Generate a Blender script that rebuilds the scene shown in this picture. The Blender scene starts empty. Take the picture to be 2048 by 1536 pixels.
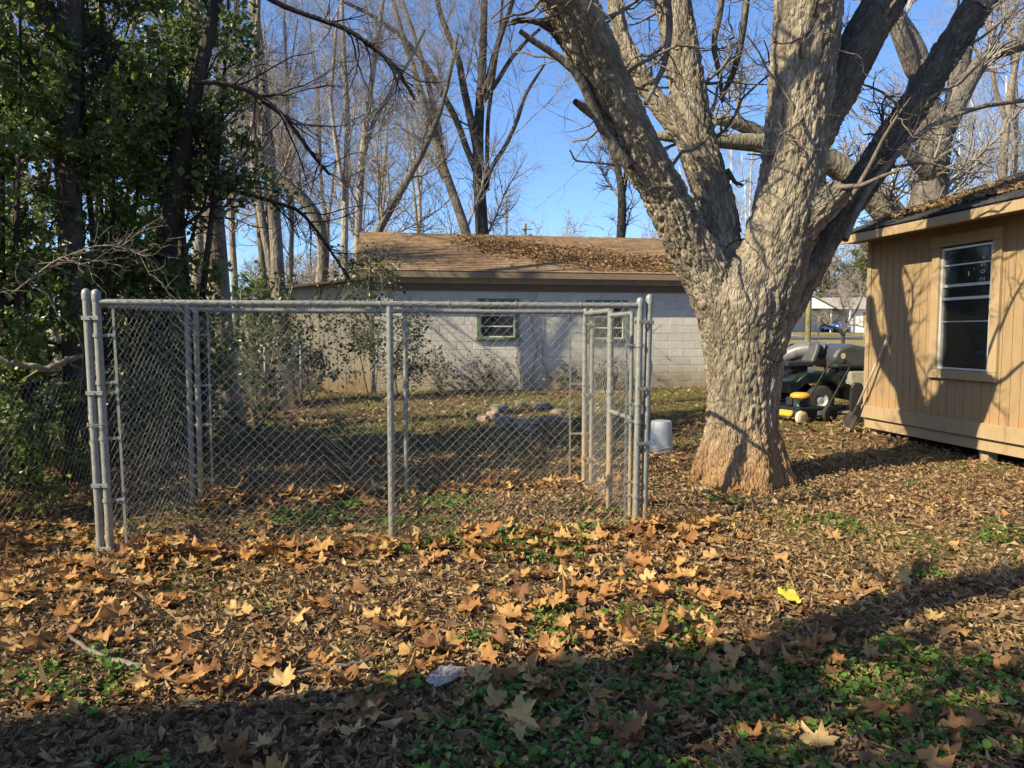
import bpy, math
import numpy as np
from mathutils import Vector, Matrix

# ------------------------------------------------------------------ camera, sky, sun, exposure
S = bpy.context.scene
COL = S.collection
F_PX, PITCH, EYE = 1480.0, math.radians(3.98), 1.62
CT, ST = math.cos(PITCH), math.sin(PITCH)
cam = bpy.data.cameras.new('camera')
cam.lens = F_PX / 2048 * 36; cam.sensor_width = 36
cam.clip_start = .05; cam.clip_end = 2000
camo = bpy.data.objects.new('camera', cam); COL.objects.link(camo)
camo.location = (0, 0, EYE); camo.rotation_euler = (math.pi/2 - PITCH, 0, 0)
S.camera = camo

SUN_AZ = math.radians(28.5)            # light travels along (cos, sin) of this in plan
SUN_EL = math.radians(36)
W = bpy.data.worlds.new('World'); S.world = W; W.use_nodes = True
_n = W.node_tree; _n.nodes.clear()
sky = _n.nodes.new('ShaderNodeTexSky'); sky.sky_type = 'NISHITA'; sky.sun_disc = False
sky.sun_elevation = SUN_EL
sky.sun_rotation = math.atan2(-math.cos(SUN_AZ), -math.sin(SUN_AZ)) % (2*math.pi)
sky.air_density = .85; sky.dust_density = .9; sky.ozone_density = 7.5
_b = _n.nodes.new('ShaderNodeBackground'); _b.inputs[1].default_value = .118
_o = _n.nodes.new('ShaderNodeOutputWorld')
_n.links.new(sky.outputs[0], _b.inputs[0]); _n.links.new(_b.outputs[0], _o.inputs[0])

sl = bpy.data.lights.new('sun', 'SUN'); sl.energy = 5.0; sl.angle = math.radians(.55); sl.color = (1, .865, .61)
so = bpy.data.objects.new('sun', sl); COL.objects.link(so)
SUND = Vector((math.cos(SUN_AZ)*math.cos(SUN_EL), math.sin(SUN_AZ)*math.cos(SUN_EL), -math.sin(SUN_EL)))
so.rotation_euler = SUND.to_track_quat('-Z', 'Y').to_euler(); so.location = (-20, -10, 30)

S.view_settings.view_transform = 'Standard'; S.view_settings.look = 'None'
S.view_settings.exposure = 1.1; S.view_settings.gamma = 1.0; S.view_settings.use_curve_mapping = False
S.cycles.max_bounces = 6; S.cycles.transparent_max_bounces = 12
S.cycles.use_denoising = True; S.cycles.denoiser = "OPENIMAGEDENOISE"; S.cycles.denoising_input_passes = "RGB_ALBEDO_NORMAL"; S.cycles.denoising_prefilter = "ACCURATE"
S.cycles.sample_clamp_indirect = 4.0

# ------------------------------------------------------------------ maths helpers
def ground_z(x, y):
    x = np.asarray(x, float); y = np.asarray(y, float)
    z = .31*(1-np.exp(-np.clip(y-4, 0, None)*.022/.31*1.25))
    z = z + np.clip(y-30, 0, 52)*.0255 + np.clip(y-82, 0, None)*.004
    z = z + .018*np.sin(x*1.3+.7*y)*np.sin(y*.9-.5*x) + .012*np.sin(2.9*x+1.1)*np.sin(2.3*y)
    return z

def at(px, py, Y):
    a = (px-1024)/F_PX; b = (768-py)/F_PX
    s = Y/(b*ST+CT)
    return np.array([a*s, Y, EYE + s*(b*CT-ST)])

def gx(px, Y, py=800):
    return float(at(px, py, Y)[0])

def hit(px, py):
    lo, hi = 1.0, 300.0
    for _ in range(60):
        m = .5*(lo+hi); p = at(px, py, m)
        if p[2] > ground_z(p[0], p[1]): lo = m
        else: hi = m
    p = at(px, py, lo); p[2] = ground_z(p[0], p[1]); return p

def nrm(v):
    return v/np.maximum(np.linalg.norm(v, axis=-1, keepdims=True), 1e-9)

def _hash(ix, iy, iz, seed):
    h = (ix.astype(np.int64)*73856093) ^ (iy.astype(np.int64)*19349663) ^ (iz.astype(np.int64)*83492791) ^ (seed*2654435761)
    h = (h ^ (h >> 13))*1274126177 & 0x7fffffff
    h = (h ^ (h >> 16))*668265263 & 0x7fffffff
    return h ^ (h >> 15)

def vnoise(p, seed=0):
    """smooth value noise, -1..1"""
    p = np.asarray(p, float); i = np.floor(p); f = p-i; i = i.astype(np.int64)
    f = f*f*(3-2*f); out = 0
    for dx in (0, 1):
        for dy in (0, 1):
            for dz in (0, 1):
                w = (f[:,0] if dx else 1-f[:,0])*(f[:,1] if dy else 1-f[:,1])*(f[:,2] if dz else 1-f[:,2])
                out = out + w*(_hash(i[:,0]+dx, i[:,1]+dy, i[:,2]+dz, seed) % 65536)/32767.5
    return out-1

def fbm(p, oct=4, seed=0):
    o = 0; a = 1.0; t = 0
    for k in range(oct):
        o = o + a*vnoise(np.asarray(p)*2**k, seed+k*17); t += a; a *= .5
    return o/t

def worley(p, seed=0):
    """F1, F2"""
    p = np.asarray(p, float); i = np.floor(p).astype(np.int64)
    f1 = np.full(len(p), 9.); f2 = np.full(len(p), 9.); cid = np.zeros(len(p))
    for dx in (-1, 0, 1):
        for dy in (-1, 0, 1):
            for dz in (-1, 0, 1):
                c = i+np.array([dx, dy, dz])
                q = np.stack([c[:,k]+(_hash(c[:,0], c[:,1], c[:,2], seed+k*101) % 65536)/65536. for k in range(3)], 1)
                d = np.linalg.norm(q-p, axis=1)
                m = d < f1
                f2 = np.where(m, f1, np.minimum(f2, d)); f1 = np.where(m, d, f1)
                cid = np.where(m, (_hash(c[:,0], c[:,1], c[:,2], seed+977) % 4096)/4096., cid)
    return f1, f2, cid

# ------------------------------------------------------------------ mesh helpers
def mesh(name, V, Fs, mats=(), smooth=False, attrs=None, mat_idx=None):
    """V (n,3); Fs: list of int arrays (m,k)"""
    me = bpy.data.meshes.new(name)
    V = np.asarray(V, np.float32)
    Fs = [np.asarray(f, np.int32) for f in Fs if len(f)]
    me.vertices.add(len(V)); me.vertices.foreach_set('co', V.ravel())
    nl = sum(f.size for f in Fs); npoly = sum(len(f) for f in Fs)
    me.loops.add(nl); me.polygons.add(npoly)
    me.loops.foreach_set('vertex_index', np.concatenate([f.ravel() for f in Fs]))
    st = []; o = 0
    for f in Fs:
        st.append(o+np.arange(len(f))*f.shape[1]); o += f.size
    me.polygons.foreach_set('loop_start', np.concatenate(st).astype(np.int32))
    if mat_idx is not None: me.polygons.foreach_set('material_index', np.asarray(mat_idx, np.int32))
    me.polygons.foreach_set('use_smooth', np.full(npoly, bool(smooth)))
    me.update(calc_edges=True)
    for m in (mats if isinstance(mats, (list, tuple)) else [mats]): me.materials.append(m)
    for k, v in (attrs or {}).items():
        v = np.asarray(v, np.float32)
        if v.ndim == 1:
            me.attributes.new(k, 'FLOAT', 'POINT').data.foreach_set('value', v)
        else:
            me.attributes.new(k, 'FLOAT_VECTOR', 'POINT').data.foreach_set('vector', v.ravel())
    return me

def link(name, me, parent=None, loc=(0,0,0), rot=None, scale=None):
    o = bpy.data.objects.new(name, me); COL.objects.link(o)
    o.location = loc
    if rot is not None: o.rotation_euler = rot
    if scale is not None: o.scale = scale if hasattr(scale, '__len__') else (scale,)*3
    if parent is not None: o.parent = parent
    return o

def thing(name, label, cat, loc, group=None):
    o = bpy.data.objects.new(name, None); COL.objects.link(o)
    o.empty_display_size = .1
    o.location = tuple(float(c) for c in loc); tag(o, label, cat, group); return o

def tag(o, label, cat, group=None):
    o['label'] = label; o['category'] = cat
    if group: o['group'] = group
    return o

def origin(o):
    v = np.zeros(3)
    while o is not None: v = v+np.array(o.location); o = o.parent
    return v

class MB:
    """collects shapes in world space, then links them as ONE mesh object"""
    def __init__(s): s.V = []; s.F = {}; s.n = 0
    def add(s, V, F):
        V = np.asarray(V, float); s.V.append(V)
        for f in (F if isinstance(F, list) else [F]):
            f = np.asarray(f, int)
            if len(f): s.F.setdefault(f.shape[1], []).append(f+s.n)
        s.n += len(V); return s
    def box(s, c, size, rot=None, frame=None, bev=0):
        """axis box; frame = 3x3 rows u,v,n"""
        h = np.array(size)/2
        if bev > 0:
            b = min(bev, *(h*.45))
            P = []
            for sx in (-1,1):
                for sy in (-1,1):
                    for sz in (-1,1):
                        P += [(sx*h[0], sy*(h[1]-b), sz*(h[2]-b)), (sx*(h[0]-b), sy*h[1], sz*(h[2]-b)), (sx*(h[0]-b), sy*(h[1]-b), sz*h[2])]
            P = np.array(P)
            def id(sx, sy, sz, k): return ((sx > 0)*4+(sy > 0)*2+(sz > 0))*3+k
            Q = []; T = []
            for sg in (-1, 1):
                q = [id(sg,-1,-1,0), id(sg,1,-1,0), id(sg,1,1,0), id(sg,-1,1,0)]; Q.append(q if sg > 0 else q[::-1])
                q = [id(-1,sg,-1,1), id(-1,sg,1,1), id(1,sg,1,1), id(1,sg,-1,1)]; Q.append(q if sg > 0 else q[::-1])
                q = [id(-1,-1,sg,2), id(1,-1,sg,2), id(1,1,sg,2), id(-1,1,sg,2)]; Q.append(q if sg > 0 else q[::-1])
            for a in (-1,1):
                for b2 in (-1,1):
                    Q.append([id(a,b2,-1,0), id(a,b2,-1,1), id(a,b2,1,1), id(a,b2,1,0)][::(1 if a*b2 > 0 else -1)])
                    Q.append([id(a,-1,b2,0), id(a,1,b2,0), id(a,1,b2,2), id(a,-1,b2,2)][::(1 if a*b2 > 0 else -1)])
                    Q.append([id(-1,a,b2,1), id(-1,a,b2,2), id(1,a,b2,2), id(1,a,b2,1)][::(1 if a*b2 > 0 else -1)])
                    for c2 in (-1,1):
                        t = [id(a,b2,c2,0), id(a,b2,c2,1), id(a,b2,c2,2)]; T.append(t if a*b2*c2 > 0 else t[::-1])
            F = [np.array(Q), np.array(T)]
        else:
            P = np.array([(x,y,z) for x in (-1,1) for y in (-1,1) for z in (-1,1)], float)*h
            F = [np.array([[0,1,3,2],[4,6,7,5],[0,4,5,1],[2,3,7,6],[0,2,6,4],[1,5,7,3]])]
        if frame is not None: P = P@np.asarray(frame)
        if rot is not None: P = P@np.array(rot).T
        return s.add(P+np.asarray(c), F)
    def fbox(s, fr, u, v, n, bev=0):
        """box in a wall frame fr=(O,U,V,N) between (u0,u1),(v0,v1),(n0,n1)"""
        O, U, Vv, N = fr
        c = O+U*(u[0]+u[1])/2+Vv*(v[0]+v[1])/2+N*(n[0]+n[1])/2
        return s.box(c, (abs(u[1]-u[0]), abs(v[1]-v[0]), abs(n[1]-n[0])), frame=np.array([U, Vv, N]), bev=bev)
    def tube(s, P, R, k=8, cap=True):
        P = np.asarray(P, float); R = np.broadcast_to(np.asarray(R, float), (len(P),))
        V, Q = tubes(P[None], R[None], k); n0 = len(V)
        F = [Q]
        if cap:
            V = np.concatenate([V, P[:1], P[-1:]])
            a = np.arange(k); b = (a+1) % k; e = (len(P)-1)*k
            F.append(np.concatenate([np.stack([np.full(k, n0), b, a], 1), np.stack([np.full(k, n0+1), e+a, e+b], 1)]))
        return s.add(V, F)
    def lathe(s, prof, c=(0,0,0), k=20, frame=None):
        """prof list of (r,z)"""
        prof = np.asarray(prof, float); a = np.arange(k)*2*math.pi/k
        V = np.stack([prof[:,None,0]*np.cos(a), prof[:,None,0]*np.sin(a), np.repeat(prof[:,1:2], k, 1)], -1).reshape(-1, 3)
        n = len(prof); i = np.arange(n-1)[:,None]*k; j = np.arange(k); j2 = (j+1) % k
        Q = np.stack([i+j, i+j2, i+k+j2, i+k+j], -1).reshape(-1, 4)
        if frame is not None: V = V@np.asarray(frame)
        return s.add(V+np.asarray(c), Q)
    def prism(s, poly, n0, n1, fr):
        """polygon (u,v) list extruded between n0..n1 in frame (convex-ish; fan caps)"""
        O, U, Vv, N = fr; poly = np.asarray(poly, float); m = len(poly)
        A = O+poly[:,:1]*U+poly[:,1:2]*Vv
        V = np.concatenate([A+N*n0, A+N*n1])
        i = np.arange(m); j = (i+1) % m
        s.add(V, np.stack([i, j, m+j, m+i], 1))
        base = s.n-2*m
        s.F.setdefault(m, []).append(np.array([i[::-1]+base, i+m+base]))
        return s
    def data(s, name, mat, off=(0,0,0), smooth=False, attrs=None):
        V = np.concatenate(s.V)-np.asarray(off)
        return mesh(name, V, [np.concatenate(f) for f in s.F.values()], mat, smooth, attrs)
    def build(s, name, mat, parent=None, smooth=False, kind=None, attrs=None, autosmooth=None):
        if parent is None:
            V = np.concatenate(s.V); c = np.array([V[:,0].mean(), V[:,1].mean(), V[:,2].min()])
            o = link(name, s.data(name, mat, c, smooth, attrs), None, c)
        else:
            o = link(name, s.data(name, mat, origin(parent), smooth, attrs), parent)
        if kind: o['kind'] = kind
        if autosmooth:
            md = o.modifiers.new('es', 'EDGE_SPLIT'); md.split_angle = math.radians(autosmooth)
        return o

def tubes(P, R, k):
    """P (N,n,3), R (N,n): N tubes of n rings, k sides"""
    P = np.asarray(P, float); R = np.asarray(R, float); N, n, _ = P.shape
    T = np.gradient(P, axis=1); T = nrm(T)
    avg = np.abs(P[:,-1]-P[:,0]); ref = np.zeros((N,3)); ref[np.arange(N), avg.argmin(1)] = 1
    n1 = nrm(np.cross(T, ref[:,None,:])); n2 = np.cross(T, n1)
    a = np.arange(k)*2*math.pi/k
    V = P[:,:,None,:]+R[:,:,None,None]*(np.cos(a)[:,None]*n1[:,:,None,:]+np.sin(a)[:,None]*n2[:,:,None,:])
    V = V.reshape(-1, 3)
    b = (np.arange(N)*n*k)[:,None,None]; i = (np.arange(n-1)*k)[None,:,None]; j = np.arange(k)[None,None,:]; j2 = (j+1) % k
    Q = np.stack(np.broadcast_arrays(b+i+j, b+i+j2, b+i+k+j2, b+i+k+j), -1).reshape(-1, 4)
    return V, Q

def resample(P, R, n):
    P = np.asarray(P, float); R = np.asarray(R, float)
    d = np.r_[0, np.cumsum(np.linalg.norm(np.diff(P, axis=0), axis=1))]
    # catmull-like smoothing through dense linear resample + small blur
    t = np.linspace(0, d[-1], n*6)
    Q = np.stack([np.interp(t, d, P[:,k]) for k in range(3)], 1); r = np.interp(t, d, R)
    for _ in range(14):
        Q[1:-1] = (Q[:-2]+2*Q[1:-1]+Q[2:])/4; r[1:-1] = (r[:-2]+2*r[1:-1]+r[2:])/4
    i = np.linspace(0, len(t)-1, n).round().astype(int)
    return Q[i], r[i]

def grow(rng, P, R, N, t0=.25, t1=1., ang=45, asd=12, L=1., Lsd=.3, n=6, wig=.25, up=.1, rf=.6, rmin=.003, taper=.3, tipshort=.4, rmax=9.):
    ln = np.linalg.norm(np.diff(P, axis=1), axis=2).sum(1)
    idx = rng.choice(len(P), N, p=ln/ln.sum()); m = P.shape[1]
    t = rng.uniform(t0, t1, N); f = t*(m-1); i = np.minimum(f.astype(int), m-2); fr = (f-i)[:,None]
    p = P[idx, i]*(1-fr)+P[idx, i+1]*fr; T = nrm(P[idx, i+1]-P[idx, i]); r0 = (R[idx, i]*(1-fr[:,0])+R[idx, i+1]*fr[:,0])*rf
    r0 = np.clip(r0, rmin, rmax)
    q = nrm(np.cross(T, rng.normal(size=(N,3)))); a = np.radians(rng.normal(ang, asd, N))[:,None]
    d = np.cos(a)*T+np.sin(a)*q
    Ls = L*np.exp(rng.normal(0, Lsd, N))*(1-tipshort*t)
    out = [p]; st = (Ls/(n-1))[:,None]
    for k in range(n-1):
        d = nrm(d+wig*rng.normal(size=(N,3))+np.array([0,0,up])); p = p+d*st; out.append(p)
    PP = np.stack(out, 1)
    RR = np.maximum(r0[:,None]*np.linspace(1, taper, n)[None], rmin*.7)
    return PP, RR

def scatter(TV, TF, pos, rot, sc):
    """instances merged: TV (m,3), TF list of faces, pos (N,3), rot (N,3,3) rows = local axes, sc (N,) or (N,3)"""
    N = len(pos); m = len(TV); sc = np.asarray(sc)
    if sc.ndim == 1: sc = sc[:,None]
    L = TV[None]*sc[:,None,:] if TV.ndim == 2 else TV*sc[:,None,:]
    V = np.einsum('nmi,nij->nmj', L, rot)+pos[:,None,:]
    F = [(f[None]+(np.arange(N)*m)[:,None,None]).reshape(-1, f.shape[1]) for f in TF]
    return V.reshape(-1, 3), F

def frames(normal, spin):
    """rows x,y,z with z = normal, spun about it"""
    z = nrm(normal); ref = np.where(np.abs(z[:,2:3]) < .9, np.array([[0,0,1.]]), np.array([[1.,0,0]]))
    x = nrm(np.cross(ref, z)); y = np.cross(z, x); c = np.cos(spin)[:,None]; s_ = np.sin(spin)[:,None]
    return np.stack([x*c+y*s_, -x*s_+y*c, z], 1)

# ------------------------------------------------------------------ material helpers
class Mat:
    def __init__(s, name):
        s.m = bpy.data.materials.new(name); s.m.use_nodes = True; s.nt = s.m.node_tree; s.nt.nodes.clear()
    def n(s, typ, props=None, **inp):
        nd = s.nt.nodes.new('ShaderNode'+typ)
        for k, v in (props or {}).items(): setattr(nd, k, v)
        for k, v in inp.items():
            key = k.replace('_', ' ') if not k.startswith('i') or not k[1:].isdigit() else int(k[1:])
            sk = nd.inputs[key]
            if isinstance(v, bpy.types.NodeSocket): s.nt.links.new(v, sk)
            else:
                if isinstance(v, (tuple, list)) and len(v) == 3 and sk.type == 'RGBA': v = (*v, 1)
                sk.default_value = v
        return nd
    def ramp(s, fac, stops, interp='LINEAR'):
        nd = s.nt.nodes.new('ShaderNodeValToRGB'); nd.color_ramp.interpolation = interp; e = nd.color_ramp.elements
        while len(e) < len(stops): e.new(.5)
        for el, (p, c) in zip(e, stops):
            el.position = p; el.color = (*c, 1) if len(c) == 3 else c
        s.nt.links.new(fac, nd.inputs[0]); return nd.outputs[0]
    def gray(s, fac, a, b, lo=0., hi=1.):
        return s.ramp(fac, [(a, (lo,)*3), (b, (hi,)*3)])
    def math(s, op, a, b=0., c=0.):
        return s.n('Math', dict(operation=op), i0=a, i1=b, i2=c).outputs[0]
    def mix(s, fac, a, b, mode='MIX'):
        nd = s.nt.nodes.new('ShaderNodeMix'); nd.data_type = 'RGBA'; nd.blend_type = mode
        for k, v in ((0, fac), (6, a), (7, b)):
            if isinstance(v, bpy.types.NodeSocket): s.nt.links.new(v, nd.inputs[k])
            else: nd.inputs[k].default_value = (*v, 1) if isinstance(v, (tuple, list)) and len(v) == 3 else v
        return nd.outputs[2]
    def coord(s, kind='Object', scale=(1,1,1), attr=None):
        if attr: v = s.n('Attribute', dict(attribute_name=attr)).outputs['Vector']
        elif kind == 'World': v = s.n('NewGeometry').outputs['Position']
        else: v = s.n('TexCoord').outputs[kind]
        return s.n('Mapping', i0=v, Scale=scale).outputs[0]
    def noise(s, vec, scale=5., detail=4., rough=.55, dist=0.):
        return s.n('TexNoise', i0=vec, Scale=scale, Detail=detail, Roughness=rough, Distortion=dist).outputs['Fac']
    def vor(s, vec, scale=5., feature='F1', out='Distance', rnd=1.):
        return s.n('TexVoronoi', dict(feature=feature), Vector=vec, Scale=scale, Randomness=rnd).outputs[out]
    def bump(s, h, strength=.3, dist=.02):
        return s.n('Bump', Height=h, Strength=strength, Distance=dist).outputs[0]
    def out(s, sh):
        o = s.nt.nodes.new('ShaderNodeOutputMaterial'); s.nt.links.new(sh, o.inputs[0]); return s.m
    def pbr(s, color, rough=.8, normal=None, metal=0., spec=.3, **kw):
        b = s.n('BsdfPrincipled', Base_Color=color, Roughness=rough, Metallic=metal)
        b.inputs['Specular IOR Level'].default_value = spec
        if normal is not None: s.nt.links.new(normal, b.inputs['Normal'])
        for k, v in kw.items(): b.inputs[k.replace('_', ' ')].default_value = v
        return b.outputs[0]

def simple(name, c, rough=.6, metal=0., spec=.4, var=.15, scale=12., bump=.0, dirt=None):
    m = Mat(name); v = m.coord('Object')
    f = m.noise(v, scale, 5)
    col = m.mix(m.gray(f, .3, .7), tuple(x*(1-var) for x in c), tuple(min(1, x*(1+var)) for x in c))
    if dirt: col = m.mix(m.gray(m.noise(v, scale*.35, 6, .7), .5, .72, 0, .8), col, dirt)
    return m.out(m.pbr(col, rough, m.bump(f, bump, .01) if bump else None, metal, spec))
# ------------------------------------------------------------------ ground
UP = np.array([0, 0, 1.])
def m_ground():
    m = Mat('ground_soil'); v = m.coord('World')
    c = m.vor(v, 26, out='Color'); d = m.vor(v, 26)
    r = m.n('SeparateColor', i0=c).outputs[0]
    lit = m.ramp(r, [(0, (.04,.024,.013)), (.4, (.11,.068,.036)), (.75, (.2,.132,.07)), (1, (.3,.21,.12))])
    soil = m.ramp(m.noise(v, 3.2, 7), [(.3, (.03,.02,.012)), (.7, (.085,.055,.034))])
    base = m.mix(m.gray(m.noise(v, 7, 5), .36, .6), soil, lit)
    moss = m.ramp(m.noise(v, 60, 3), [(.3, (.05,.062,.014)), (.7, (.15,.16,.035))])
    mk = m.gray(m.noise(v, .55, 5, .62, .4), .5, .62, 0, .75)
    col = m.mix(mk, base, moss)
    # far lawns: yellow winter grass
    y = m.n('SeparateXYZ', i0=v).outputs[1]
    far = m.n('MapRange', i0=y, i1=24., i2=34.).outputs[0]
    lawn = m.ramp(m.noise(v, .5, 6, .7), [(.3, (.10,.11,.03)), (.5, (.2,.17,.06)), (.7, (.3,.23,.09))])
    lawn = m.mix(m.gray(m.noise(v, 9, 4), .35, .7), lawn, (.25,.2,.1))
    col = m.mix(far, col, lawn)
    h = m.math('ADD', m.math('MULTIPLY', d, .5), m.noise(v, 40, 4))
    return m.out(m.pbr(col, .95, m.bump(h, .9, .03), spec=.1))

def axis_pts(breaks):
    out = [breaks[0][0]]
    for (a, b, st) in breaks:
        n = max(1, int(round((b-a)/st))); out += list(a+(b-a)*np.arange(1, n+1)/n)
    return np.array(out)
_y = axis_pts([(-40,-6,4),(-6,1,.7),(1,9,.09),(9,16,.16),(16,30,.5),(30,110,2),(110,700,40)])
_x = axis_pts([(-500,-100,40),(-100,-20,5),(-20,-7,.8),(-7,8,.11),(8,20,.8),(20,110,5),(110,500,40)])
X, Y = np.meshgrid(_x, _y); nx, ny = len(_x), len(_y)
Z = ground_z(X.ravel(), Y.ravel())
near = np.exp(-((Y.ravel()-7)/9)**2)
Z += near*.022*vnoise(np.stack([X.ravel()*5, Y.ravel()*5, 0*Y.ravel()], 1), 3)+near*.012*vnoise(np.stack([X.ravel()*12, Y.ravel()*12, 0*Y.ravel()], 1), 4)
i = (np.arange(ny-1)*nx)[:,None]; j = np.arange(nx-1)[None]
Q = np.stack(np.broadcast_arrays(i+j, i+j+1, i+nx+j+1, i+nx+j), -1).reshape(-1, 4)
MG = m_ground()
ground = link('ground', mesh('ground', np.stack([X.ravel(), Y.ravel(), Z], 1), [Q], MG, True)); ground['kind'] = 'structure'

# road across the far end
def strip(name, pts, w, mat, lift):
    pts = np.asarray(pts, float); t = nrm(np.gradient(pts, axis=0)); nn = np.stack([-t[:,1], t[:,0]], 1); n = len(pts)
    L = pts+nn*w/2; R = pts-nn*w/2; M = pts
    V = np.concatenate([np.c_[q, ground_z(q[:,0], q[:,1])+lift] for q in (R, M, L)])
    a = np.arange(n-1)
    o = link(name, mesh(name, V, [np.concatenate([np.stack([a+k*n, a+1+k*n, a+1+(k+1)*n, a+(k+1)*n], 1) for k in (0,1)])], mat, True)); o['kind'] = 'structure'
    return o
asph = simple('asphalt', (.075,.075,.08), .9, var=.25, scale=3, bump=.2)
strip('road', [(x, 62+.03*x) for x in np.linspace(-120, 160, 57)], 6.5, asph, .05)
strip('driveway', [(24.5+.12*(y-66), y) for y in np.linspace(65.5, 78, 8)], 3.2, simple('concrete_drive', (.3,.29,.27), .9, scale=2), .07)

# ------------------------------------------------------------------ shared materials
def m_galv(name='galvanised', c=(.215,.22,.20), rust=.0):
    m = Mat(name); v = m.coord('World')
    f = m.noise(v, 35, 5, .6)
    col = m.ramp(f, [(.3, tuple(x*.72 for x in c)), (.7, tuple(min(1, x*1.18) for x in c))])
    z = m.n('SeparateXYZ', i0=v).outputs[2]
    rz = m.math('ADD', z, m.math('MULTIPLY', m.noise(v, 4, 4), .9))
    rf = m.n('MapRange', i0=rz, i1=1.05+rust, i2=.5+rust).outputs[0]
    rf = m.math('MULTIPLY', rf, .75 if rust > 0 else .28)
    col = m.mix(rf, col, m.ramp(m.noise(v, 20, 4), [(.3, (.32,.19,.07)), (.7, (.45,.33,.17))]))
    return m.out(m.pbr(col, .48, m.bump(f, .12, .003), .15, .5))
GALV = m_galv(); GALVR = m_galv('galvanised_rusty', rust=.35)
def m_wood(name, c, c2, rough=.75, gs=(30,30,2.), stain=None):
    m = Mat(name); v = m.coord('World', gs); w = m.coord('World')
    f = m.noise(v, 1.6, 6, .65, .5)
    col = m.ramp(f, [(.28, c2), (.68, c)])
    col = m.mix(m.gray(m.noise(w, 2.2, 5, .7), .48, .75, 0, .55), col, tuple(x*.62 for x in c))
    if stain:
        z = m.n('SeparateXYZ', i0=w).outputs[2]
        k = m.n('MapRange', i0=m.math('ADD', z, m.math('MULTIPLY', m.noise(w, 3, 5), .5)), i1=stain[1], i2=stain[2]).outputs[0]
        col = m.mix(k, col, stain[0])
    return m.out(m.pbr(col, rough, m.bump(f, .25, .006), spec=.25))

def plane_hit(px, py, O, N):
    c = np.array([0, 0, EYE]); d = at(px, py, 10.)-c
    return c+d*(np.dot(np.asarray(O)-c, N)/np.dot(d, N))
def on(fr, px, py):
    p = plane_hit(px, py, fr[0], fr[3])-fr[0]; return float(p@fr[1]), float(p@fr[2])

def wall_pieces(mb, fr, U, Vv, n, holes):
    """solid rectangle minus holes [(u0,u1,v0,v1)]"""
    us = sorted({U[0], U[1], *[h[0] for h in holes], *[h[1] for h in holes]})
    for a, b in zip(us[:-1], us[1:]):
        hs = sorted([h for h in holes if h[0] <= a+1e-6 and h[1] >= b-1e-6], key=lambda h: h[2]); v = Vv[0]
        for h in hs:
            if h[2] > v: mb.fbox(fr, (a, b), (v, h[2]), n)
            v = h[3]
        if v < Vv[1]: mb.fbox(fr, (a, b), (v, Vv[1]), n)

# ------------------------------------------------------------------ concrete block building
rng = np.random.default_rng(5)
bl = at(745, 775, 17.48); br = at(1415, 765, 18.96)
bU = nrm(np.array([br[0]-bl[0], br[1]-bl[1], 0])); bN = np.array([bU[1], -bU[0], 0])
BF = (np.array([bl[0], bl[1], 0.]), bU, UP, bN)
LEN, ZB, ZT = 9.7, .2, 3.02
bb = thing('block_building', 'long low grey concrete block building with brown shingle roof and green trimmed windows', 'building', (bl[0], bl[1], .25))
def m_block():
    m = Mat('concrete_block'); w = m.coord('World')
    r = m.n('ObjectInfo').outputs['Random']
    f = m.noise(w, 6, 6, .65)
    col = m.mix(r, (.50,.47,.405), (.58,.545,.475))
    col = m.mix(m.gray(f, .4, .75, 0, .45), col, (.36,.34,.30))
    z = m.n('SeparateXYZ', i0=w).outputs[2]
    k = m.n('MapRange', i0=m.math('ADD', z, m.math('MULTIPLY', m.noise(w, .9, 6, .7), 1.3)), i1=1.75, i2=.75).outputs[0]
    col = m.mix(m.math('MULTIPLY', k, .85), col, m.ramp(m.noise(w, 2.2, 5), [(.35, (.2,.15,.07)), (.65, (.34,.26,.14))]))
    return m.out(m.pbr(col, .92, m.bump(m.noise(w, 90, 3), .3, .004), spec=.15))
MBL = m_block(); MORT = simple('mortar', (.56,.53,.47), .95, scale=3, var=.2)
w1a = on(BF, 953, 597); w1b = on(BF, 1038, 680); w2a = on(BF, 1172, 600); w2b = on(BF, 1255, 683)
WIN = []
for a, b in ((w1a, w1b), (w2a, w2b)):
    WIN.append((a[0], b[0], b[1], a[1]))
mbm = MB(); wall_pieces(mbm, BF, (0, LEN), (ZB-.3, ZT), (-.16, -.012), [(h[0]+.06, h[1]-.06, h[2]+.05, h[3]-.1) for h in WIN])
bwall = mbm.build('wall', MORT, bb)
bo = origin(bwall)
bme = []
for k in range(4):
    q = MB(); q.box((0,0,0), (.391, .191, .05), bev=.004+.002*(k % 2))
    bme.append(q.data('block', MBL))
rotb = Matrix([list(bU), list(UP), list(bN)]).transposed().to_euler()
rest = MB(); nb = 0
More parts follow.
